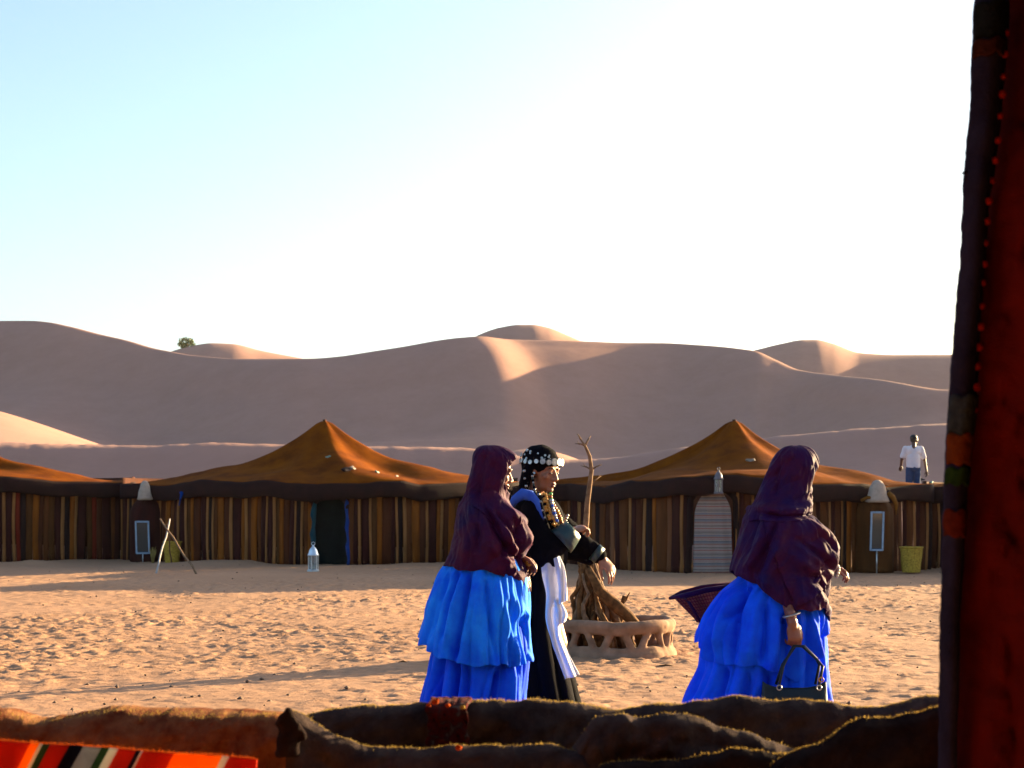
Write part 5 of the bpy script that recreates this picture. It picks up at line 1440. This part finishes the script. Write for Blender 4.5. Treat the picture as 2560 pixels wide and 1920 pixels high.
def drape(name, crest, Y, drop, mat, label, cat, seed=0, parent=None, top=.10, fold=.02, fuzz=900, fmat=None, flat=0., group=None, n=260):
    ks = [c[0] for c in crest]
    px = np.linspace(ks[0], ks[-1], n)
    py = pchip(ks, [c[1] for c in crest], px)
    prof_s = [0, .12, .22, .34, .46, .60, .80, 1.0]
    prof_y = [top + .05, top, top * .55, .012, -.012, -.028, -.036, -.045]
    prof_z = [-.10, -.018 + flat, -.002 + flat, .0 + flat * .5, -.012, -.05, -drop * .5, -drop]
    m = 44; s = np.linspace(0, 1, m)
    dy = pchip(prof_s, prof_y, s); dz = pchip(prof_s, prof_z, s)
    X0 = (px - 1280) * Y / FPX; Z0 = EYE - (py - HZ) * Y / FPX
    Z0 = Z0 + .006 * fbm(X0 * 26, X0 * 0 + seed, seed + 2, 3)
    X = np.repeat(X0[None], m, 0); S = np.repeat(s[:, None], n, 1)
    fr = sstep(.42, .9, S)
    f1 = fbm(X * 7 + S * 2.5, S * 2.2 + seed, seed, 3); f2 = fbm(X * 22 + S * 4, S * 6, seed + 5, 3)
    f3 = .2 - np.abs(fbm(X * 9 + S * 5, S * 4 - X * 3 + seed, seed + 9, 3))
    Yg = Y + dy[:, None] + fold * 2.2 * f1 * fr + fold * .5 * f2 - fold * 3.0 * f3 * fr
    Zg = Z0[None] + dz[:, None] + fold * .30 * f2 * (1 - np.abs(S - .34)) * .6
    root = parent
    if root is None:
        root = thing(name, label, cat, (float(X0.mean()), Y, float(Z0.mean()) - drop), 0, group)
    off = np.array(root.location) if parent is None else np.zeros(3)
    V = np.stack([X, Yg, Zg], -1) - off
    o = grid_obj('cloth', V, mat, root, thick=.006, flip=True)
    if fuzz:
        rr = np.random.default_rng(seed + 1); k = fuzz
        i = rr.integers(0, n - 1, k); j = np.clip(np.round(rr.normal(13.5, 1.3, k)), 4, 24).astype(int)
        b = V[j, i] + rr.normal(0, .0015, (k, 3))
        d = np.stack([rr.normal(0, .6, k), rr.normal(-.1, .5, k), np.abs(rr.normal(.8, .5, k))], -1)
        d /= np.linalg.norm(d, axis=1)[:, None]
        L = rr.uniform(.002, .0075, k)[:, None]; sd = np.stack([rr.normal(0, 1, k), rr.normal(0, 1, k), rr.normal(0, 1, k)], -1)
        sd = np.cross(d, sd); sd /= np.linalg.norm(sd, axis=1)[:, None]; w_ = .0009
        vs_ = np.stack([b - sd * w_, b + sd * w_, b + d * L], 1).reshape(-1, 3)
        me = mesh_np('fringe', vs_, np.arange(3 * k).reshape(-1, 3), False)
        tag(new_obj('fringe', me, fmat or M_FUZZ, root), kind='stuff')
    return root

G = 'cloths hung along the low front rail'
drape('wool_cloth', [(690, 1822), (740, 1800), (800, 1787), (850, 1773), (940, 1768), (1000, 1769), (1060, 1760), (1170, 1761), (1300, 1758), (1440, 1763), (1475, 1771), (1540, 1781), (1600, 1773), (1690, 1767), (1760, 1760), (1835, 1745), (1862, 1741), (1905, 1750), (1950, 1757), (2010, 1758), (2080, 1765), (2150, 1772), (2200, 1770), (2260, 1760), (2365, 1744), (2430, 1740)],
      3.22, .30, M_WOOL, 'long dark wool cloth hung along the low rail in front, fuzzy sunlight-tinted edge', 'cloth', 3, fold=.022, fuzz=9000, top=.06, n=420, group=G)
drape('wool_cloth', [(722, 1784), (745, 1790), (800, 1822), (860, 1853), (920, 1873), (1010, 1877), (1100, 1874), (1350, 1873), (1440, 1880), (1500, 1902), (1560, 1912)],
      2.98, .25, M_WOOL, 'dark wool cloth fold sweeping down from the knot below the women', 'cloth', 9, fold=.018, fuzz=2600, top=.03, group=G)
drape('wool_cloth', [(1420, 1895), (1500, 1800), (1560, 1788), (1600, 1800), (1680, 1790), (1740, 1800), (1800, 1822), (1900, 1850), (1990, 1880), (2040, 1905)],
      3.00, .25, M_WOOL, 'dark rumpled wool cloth fold lying below the handbag', 'cloth', 15, fold=.022, fuzz=700, top=.03, group=G)
drape('wool_cloth', [(1500, 1915), (1600, 1907), (1720, 1902), (1800, 1888), (1830, 1879), (1880, 1882), (1960, 1888), (2000, 1886)],
      2.90, .2, M_WOOL2, 'lowest dark wool hem along the bottom edge right of centre', 'cloth', 19, fold=.014, fuzz=1000, top=.02, group=G)
drape('wool_cloth', [(1930, 1912), (1985, 1886), (2050, 1862), (2110, 1828), (2170, 1800), (2230, 1796), (2290, 1790), (2370, 1768), (2440, 1760)],
      2.86, .3, M_WOOL2, 'black wool cloth in the corner below the hanging flap', 'cloth', 23, fold=.02, fuzz=1800, top=.02, group=G)
drape('brown_rug', [(-60, 1796), (0, 1802), (60, 1813), (110, 1822), (150, 1818), (200, 1806), (270, 1793), (350, 1796), (450, 1799), (560, 1803), (640, 1803), (705, 1812), (740, 1830)],
      3.02, .30, M_BROWN, 'brown rug folded over the low rail at the lower left', 'rug', 29, fold=.030, fuzz=2500, top=.13, flat=.012, group=G)

# striped blanket, bottom left
def stripe_mat():
    m, t, b = mat_new('blanket_stripes'); tc = N(t, 'TexCoord'); sp_ = N(t, 'SeparateXYZ'); t.links.new(tc.outputs['Object'], sp_.inputs[0])
    sk = N(t, 'Math', operation='MULTIPLY_ADD'); sk.inputs[1].default_value = -.45; z0_ = N(t, 'Math', operation='SUBTRACT'); z0_.inputs[1].default_value = .87; t.links.new(sp_.outputs['Z'], z0_.inputs[0]); t.links.new(z0_.outputs[0], sk.inputs[0]); t.links.new(sp_.outputs['X'], sk.inputs[2])
    mr = N(t, 'MapRange'); x0, x1 = (-120 - 1280) * 2.68 / FPX, (640 - 1280) * 2.68 / FPX
    mr.inputs[1].default_value = x0; mr.inputs[2].default_value = x1; t.links.new(sk.outputs[0], mr.inputs[0])
    red, org, grn, wht, blk, gry = (.42, .035, .015), (.85, .22, .01), (.03, .07, .03), (.55, .55, .50), (.012, .012, .022), (.30, .30, .32)
    st = [(-120, red), (0, red), (60, org), (82, wht), (92, grn), (110, red), (158, blk), (192, gry), (240, grn), (262, wht), (285, red), (333, blk), (345, wht), (352, red), (430, org), (556, wht), (574, red)]
    rp = ramp(t, [((p + 120) / 760, c) for p, c in st]); rp.color_ramp.interpolation = 'CONSTANT'
    t.links.new(mr.outputs[0], rp.inputs[0]); t.links.new(rp.outputs[0], b.inputs['Base Color']); b.inputs['Roughness'].default_value = 1; b.inputs['Specular IOR Level'].default_value = .03
    nz = N(t, 'TexNoise', Scale=400); bp = N(t, 'Bump', Strength=.6, Distance=.004); t.links.new(tc.outputs['Object'], nz.inputs['Vector']); t.links.new(nz.outputs['Fac'], bp.inputs['Height']); t.links.new(bp.outputs[0], b.inputs['Normal'])
    tr = N(t, 'BsdfTranslucent'); t.links.new(rp.outputs[0], tr.inputs['Color']); mx = t.nodes.new('ShaderNodeMixShader'); mx.inputs[0].default_value = .5
    t.links.new(b.outputs[0], mx.inputs[1]); t.links.new(tr.outputs[0], mx.inputs[2]); t.links.new(mx.outputs[0], t.nodes['Material Output'].inputs['Surface'])
    return m
br = thing('striped_blanket', 'red and orange striped blanket at the lower left corner', 'blanket', (0, 0, 0), 0, G)
cr_ = [(-80, 1846), (0, 1853), (150, 1864), (280, 1873), (400, 1883), (560, 1893), (640, 1900)]
px_ = np.linspace(-80, 640, 140); py_ = pchip([c[0] for c in cr_], [c[1] for c in cr_], px_)
Vb = np.zeros((24, 140, 3))
for i in range(24):
    q = i / 23
    Yr = 2.70 - .06 * q
    Vb[i, :, 0] = (px_ - 1280) * 2.69 / FPX; Vb[i, :, 1] = Yr + .010 * fbm(px_ * .01, px_ * 0 + q * 3, 4, 3); Vb[i, :, 2] = EYE - (py_ - HZ) * 2.70 / FPX - .22 * q ** 1.2
grid_obj('cloth', Vb, stripe_mat(), br, thick=.008, flip=True)
rr = np.random.default_rng(2); k = 1500; i_ = rr.integers(0, 139, k); b_ = Vb[0, i_] + rr.normal(0, .001, (k, 3)); d_ = np.stack([rr.normal(0, .5, k), rr.normal(0, .4, k), np.abs(rr.normal(.6, .4, k))], -1) * .005
tag(new_obj('fringe', mesh_np('fringe', np.stack([b_ - [.0008, 0, 0], b_ + [.0008, 0, 0], b_ + d_], 1).reshape(-1, 3), np.arange(3 * k).reshape(-1, 3), False), M_FUZZR, br), kind='stuff')

# knot where brown rug and wool cloth meet
kn = P(722, 1870, 2.92)
bm = bmesh.new()
for pts_, rad in (([(712, 1890), (714, 1840), (718, 1800), (722, 1770)], [.020, .017, .013, .005]), ([(730, 1890), (733, 1840), (730, 1800), (724, 1776)], [.016, .014, .010, .004]),
                  ([(690, 1815), (708, 1800), (722, 1785)], [.006, .012, .008]), ([(760, 1850), (742, 1818), (728, 1790)], [.008, .011, .006])):
    add_tube(bm, [P(x, y, 2.93) - kn for x, y in pts_], rad, 10)
kr = thing('cloth_knot', 'black knotted tie between brown rug and dark wool cloth', 'knot', kn, 0)
fuse('tie', bm, .004, M_WOOL2, kr, 2, disp=lambda c, n: .004 * fbm(c[:, 0] * 60, c[:, 2] * 60, 3, 3))
# embroidered patch with bobbles
def patch_mat():
    m, t, b = mat_new('embroidery'); tc = N(t, 'TexCoord'); nz = N(t, 'TexNoise', Scale=60, Detail=6); t.links.new(tc.outputs['Object'], nz.inputs['Vector'])
    rp = ramp(t, [(.30, (.014, .006, .008)), (.46, (.075, .008, .006)), (.56, (.035, .012, .012)), (.68, (.10, .075, .06)), (.76, (.07, .012, .008))]); t.links.new(nz.outputs['Fac'], rp.inputs[0]); t.links.new(rp.outputs[0], b.inputs['Base Color'])
    b.inputs['Roughness'].default_value = 1; b.inputs['Specular IOR Level'].default_value = .05
    bp = N(t, 'Bump', Strength=1, Distance=.006); t.links.new(nz.outputs['Fac'], bp.inputs['Height']); t.links.new(bp.outputs[0], b.inputs['Normal'])
    return m
pr = thing('embroidered_patch', 'red embroidered patch with orange bobbles on the dark wool cloth', 'patch', (0, 0, 0))
n, m = 30, 26; V = np.zeros((m, n, 3))
for i in range(m):
    q = i / (m - 1)
    for j in range(n):
        u = j / (n - 1); x = 1070 + 100 * u + (u - .5) * 22 * mnoise.noise((q * 5, round(u), 4))
        dyy = .09 - .10 * sstep(0, .30, q) - .02 * q; zz_ = EYE - (1757 - HZ) * 3.19 / FPX - .10 * max(0, q - .2)
        V[i, j] = ((x - 1280) * 3.16 / FPX, 3.17 + dyy + .004 * mnoise.noise((u * 6, q * 6, 1)), zz_ + .003 * mnoise.noise((u * 9, q * 4, 3)))
grid_obj('cloth', V, patch_mat(), pr, thick=.006, flip=True)
for (x, y, r, m_) in ((1088, 1754, .006, M_FUZZR), (1072, 1762, .004, M_FUZZR), (1120, 1764, .004, M_FUZZR), (1146, 1869, .005, M_FUZZR), (1156, 1768, .004, M_FUZZ)):
    bm = bmesh.new(); p_ = P(x, y, 3.12 if y < 1800 else 2.93)
    add_ball(bm, p_, (r * 1.3, r, r), u=12, v=8)
    for v in bm.verts: v.co += Vector((mnoise.noise(v.co * 300), mnoise.noise(v.co * 310), mnoise.noise(v.co * 290))) * r * .5
    bm_obj('bobble', bm, m_, pr)

# hanging side flap, right
home = thing('nomad_tent', 'dark tent in the foreground with a patched red flap hanging at the right', 'tent', (0, 0, 0))
edge = [(2440, -40), (2432, 150), (2428, 250), (2418, 400), (2411, 500), (2400, 700), (2390, 800), (2382, 900), (2376, 1000), (2368, 1100), (2362, 1250), (2358, 1400), (2354, 1600), (2352, 1750), (2350, 1960)]
seam = [(2512, -40), (2503, 150), (2492, 300), (2478, 420), (2462, 520), (2455, 620), (2450, 700), (2440, 850), (2432, 980), (2420, 1100), (2406, 1250), (2398, 1400), (2392, 1500), (2386, 1700), (2380, 1960)]
Yf = 2.62
ys = np.linspace(-40, 1960, 200)
ex_ = pchip([e[1] for e in edge], [e[0] for e in edge], ys) + 3 * vnoise(ys * .03, ys * 0, 3) + 2 * vnoise(ys * .11, ys * 0, 5)
sx_ = pchip([e[1] for e in seam], [e[0] for e in seam], ys)
V = np.zeros((200, 14, 3))
for j in range(14):
    u = j / 13; x = ex_ * (1 - u) + sx_ * u
    V[:, j, 0] = (x - 1280) * Yf / FPX; V[:, j, 1] = Yf - .028 * math.sin(u * PI) - .012 * u + .006 * vnoise(ys * .02, ys * 0 + u * 2, 8); V[:, j, 2] = EYE - (ys - HZ) * Yf / FPX
band = grid_obj('flap_band', V, M_NAVY, home, thick=.008)
V2 = np.zeros((200, 60, 3))
for j in range(60):
    u = j / 59; x = sx_ - 6 + (3000 - sx_) * u
    V2[:, j, 0] = (x - 1280) * Yf / FPX - .1 * u ** 2; V2[:, j, 1] = Yf + .012 - .9 * u ** 1.3 + .05 * fbm(ys * .004, ys * 0 + u * 9, 6, 3) + .02 * fbm(ys * .02, ys * 0 + u * 20, 7, 3) * sstep(.02, .1, u); V2[:, j, 2] = EYE - (ys - HZ) * Yf / FPX
grid_obj('side_flap', V2, M_FLAP, home, thick=.006)
def wrap(y0, y1, mat, ex=0):
    k = 12; sel = np.linspace(y0, y1, k); W = np.zeros((k, 14, 3))
    e_ = np.interp(sel, ys, ex_) - 2 - ex; s2 = np.interp(sel, ys, sx_) + 1
    for j in range(14):
        u = j / 13; x = e_ * (1 - u) + s2 * u
        W[:, j, 0] = (x - 1280) * Yf / FPX; W[:, j, 1] = Yf - .028 * math.sin(u * PI) - .012 * u - .010 + .004 * vnoise(sel * .1, sel * 0 + u * 5, 2); W[:, j, 2] = EYE - (sel - HZ) * Yf / FPX + .003 * np.sin(u * 14)
    grid_obj('band_wrap', W, mat, home, thick=.006)
cm = lambda n_, c, **k: cloth_mat(n_, c, tuple(x * .5 for x in c), 40, weave=300, bump=.6, spec=.03, trans=.2, **k)
wrap(20, 105, cm('wrap_moss', (.020, .022, .020))); wrap(112, 152, cm('wrap_rust', (.09, .020, .006)))
wrap(992, 1085, cm('wrap_sage', (.075, .085, .085))); wrap(1088, 1162, cm('wrap_orange', (.28, .055, .006)), 0); wrap(1172, 1212, cm('wrap_green', (.035, .075, .010)))
wrap(1276, 1340, cm('wrap_red', (.20, .022, .005)))
cr2 = random.Random(3)
for k in range(19):
    y = 85 + k * 52 + cr2.uniform(-6, 6)
    p_ = P(float(np.interp(y, ys, sx_)) + 8, y, Yf - .03)
    bm = bmesh.new(); add_ball(bm, p_, .0062 * cr2.uniform(.8, 1.15), u=12, v=8)
    for v in bm.verts: v.co += Vector((mnoise.noise(v.co * 420), mnoise.noise(v.co * 400), mnoise.noise(v.co * 410))) * .0022
    bm_obj('pompom', bm, M_POM, home)
for px0, py0 in ((2416, 445), (2420, 470), (2413, 430)):
    bm = bmesh.new(); p_ = P(px0, py0, Yf - .005); add_tube(bm, [p_ + Vector((.01, 0, 0)), p_, p_ + Vector((-.006, 0, -.003))], [.005, .004, .0015], 6); bm_obj('loose_thread', bm, M_NAVY, home)
# roof, back and side of this tent (behind and above the viewer)
V = np.zeros((20, 24, 3))
for i in range(20):
    for j in range(24):
        x = -4 + 8 * j / 23; y = -3.2 + 5.75 * i / 19
        V[i, j] = (x, y, 2.36 + .5 * math.exp(-((x / 2.2) ** 2 + ((y + .5) / 1.8) ** 2)) + .03 * mnoise.noise((x * 2, y * 2, 3)))
grid_obj('roof', V, M_WOOL, home, thick=.02)
for nm, a, b in (('back_wall', (-4, -3.2), (4, -3.2)), ('side_wall', (-4, -3.2), (-4, 2.5)), ('side_wall', (4, -3.2), (4, 1.6))):
    W = np.zeros((8, 40, 3))
    for i in range(8):
        for j in range(40):
            u = j / 39; x = a[0] * (1 - u) + b[0] * u; y = a[1] * (1 - u) + b[1] * u
            W[i, j] = (x + .04 * math.sin(u * 40), y + .04 * math.cos(u * 37), -.05 + 2.45 * i / 7)
    grid_obj(nm, W, M_BROWN, home, thick=.012)
# rail that carries the cloths
bm = bmesh.new(); z_ = EYE - (1815 - HZ) * 3.27 / FPX
add_tube(bm, [(-1.6, 3.27, z_), (-.8, 3.27, z_ - .012), (0, 3.27, z_ - .015), (.6, 3.27, z_ - .01), (1.2, 3.27, z_)], .018, 8)
for x in (-1.55, .3, 1.15): add_tube(bm, [(x, 3.30, -.1), (x, 3.30, z_)], .022, 8)
bm_obj('front_rail', bm, M_WOOD2, home)

# ------------------------------------------------------------------ dusty air
bm = bmesh.new(); add_box(bm, (0, 250, 15), (5400, 6200, 44))
hz_m = bpy.data.materials.new('dust_haze'); hz_m.use_nodes = True
t_ = hz_m.node_tree; t_.nodes.remove(t_.nodes['Principled BSDF'])
pv = t_.nodes.new('ShaderNodeVolumePrincipled'); pv.inputs['Color'].default_value = (.92, .88, .84, 1)
pv.inputs['Density'].default_value = .00006; pv.inputs['Anisotropy'].default_value = .2
t_.links.new(pv.outputs[0], t_.nodes['Material Output'].inputs['Volume'])
tag(bm_obj('haze', bm, hz_m, smooth=False), kind='stuff')
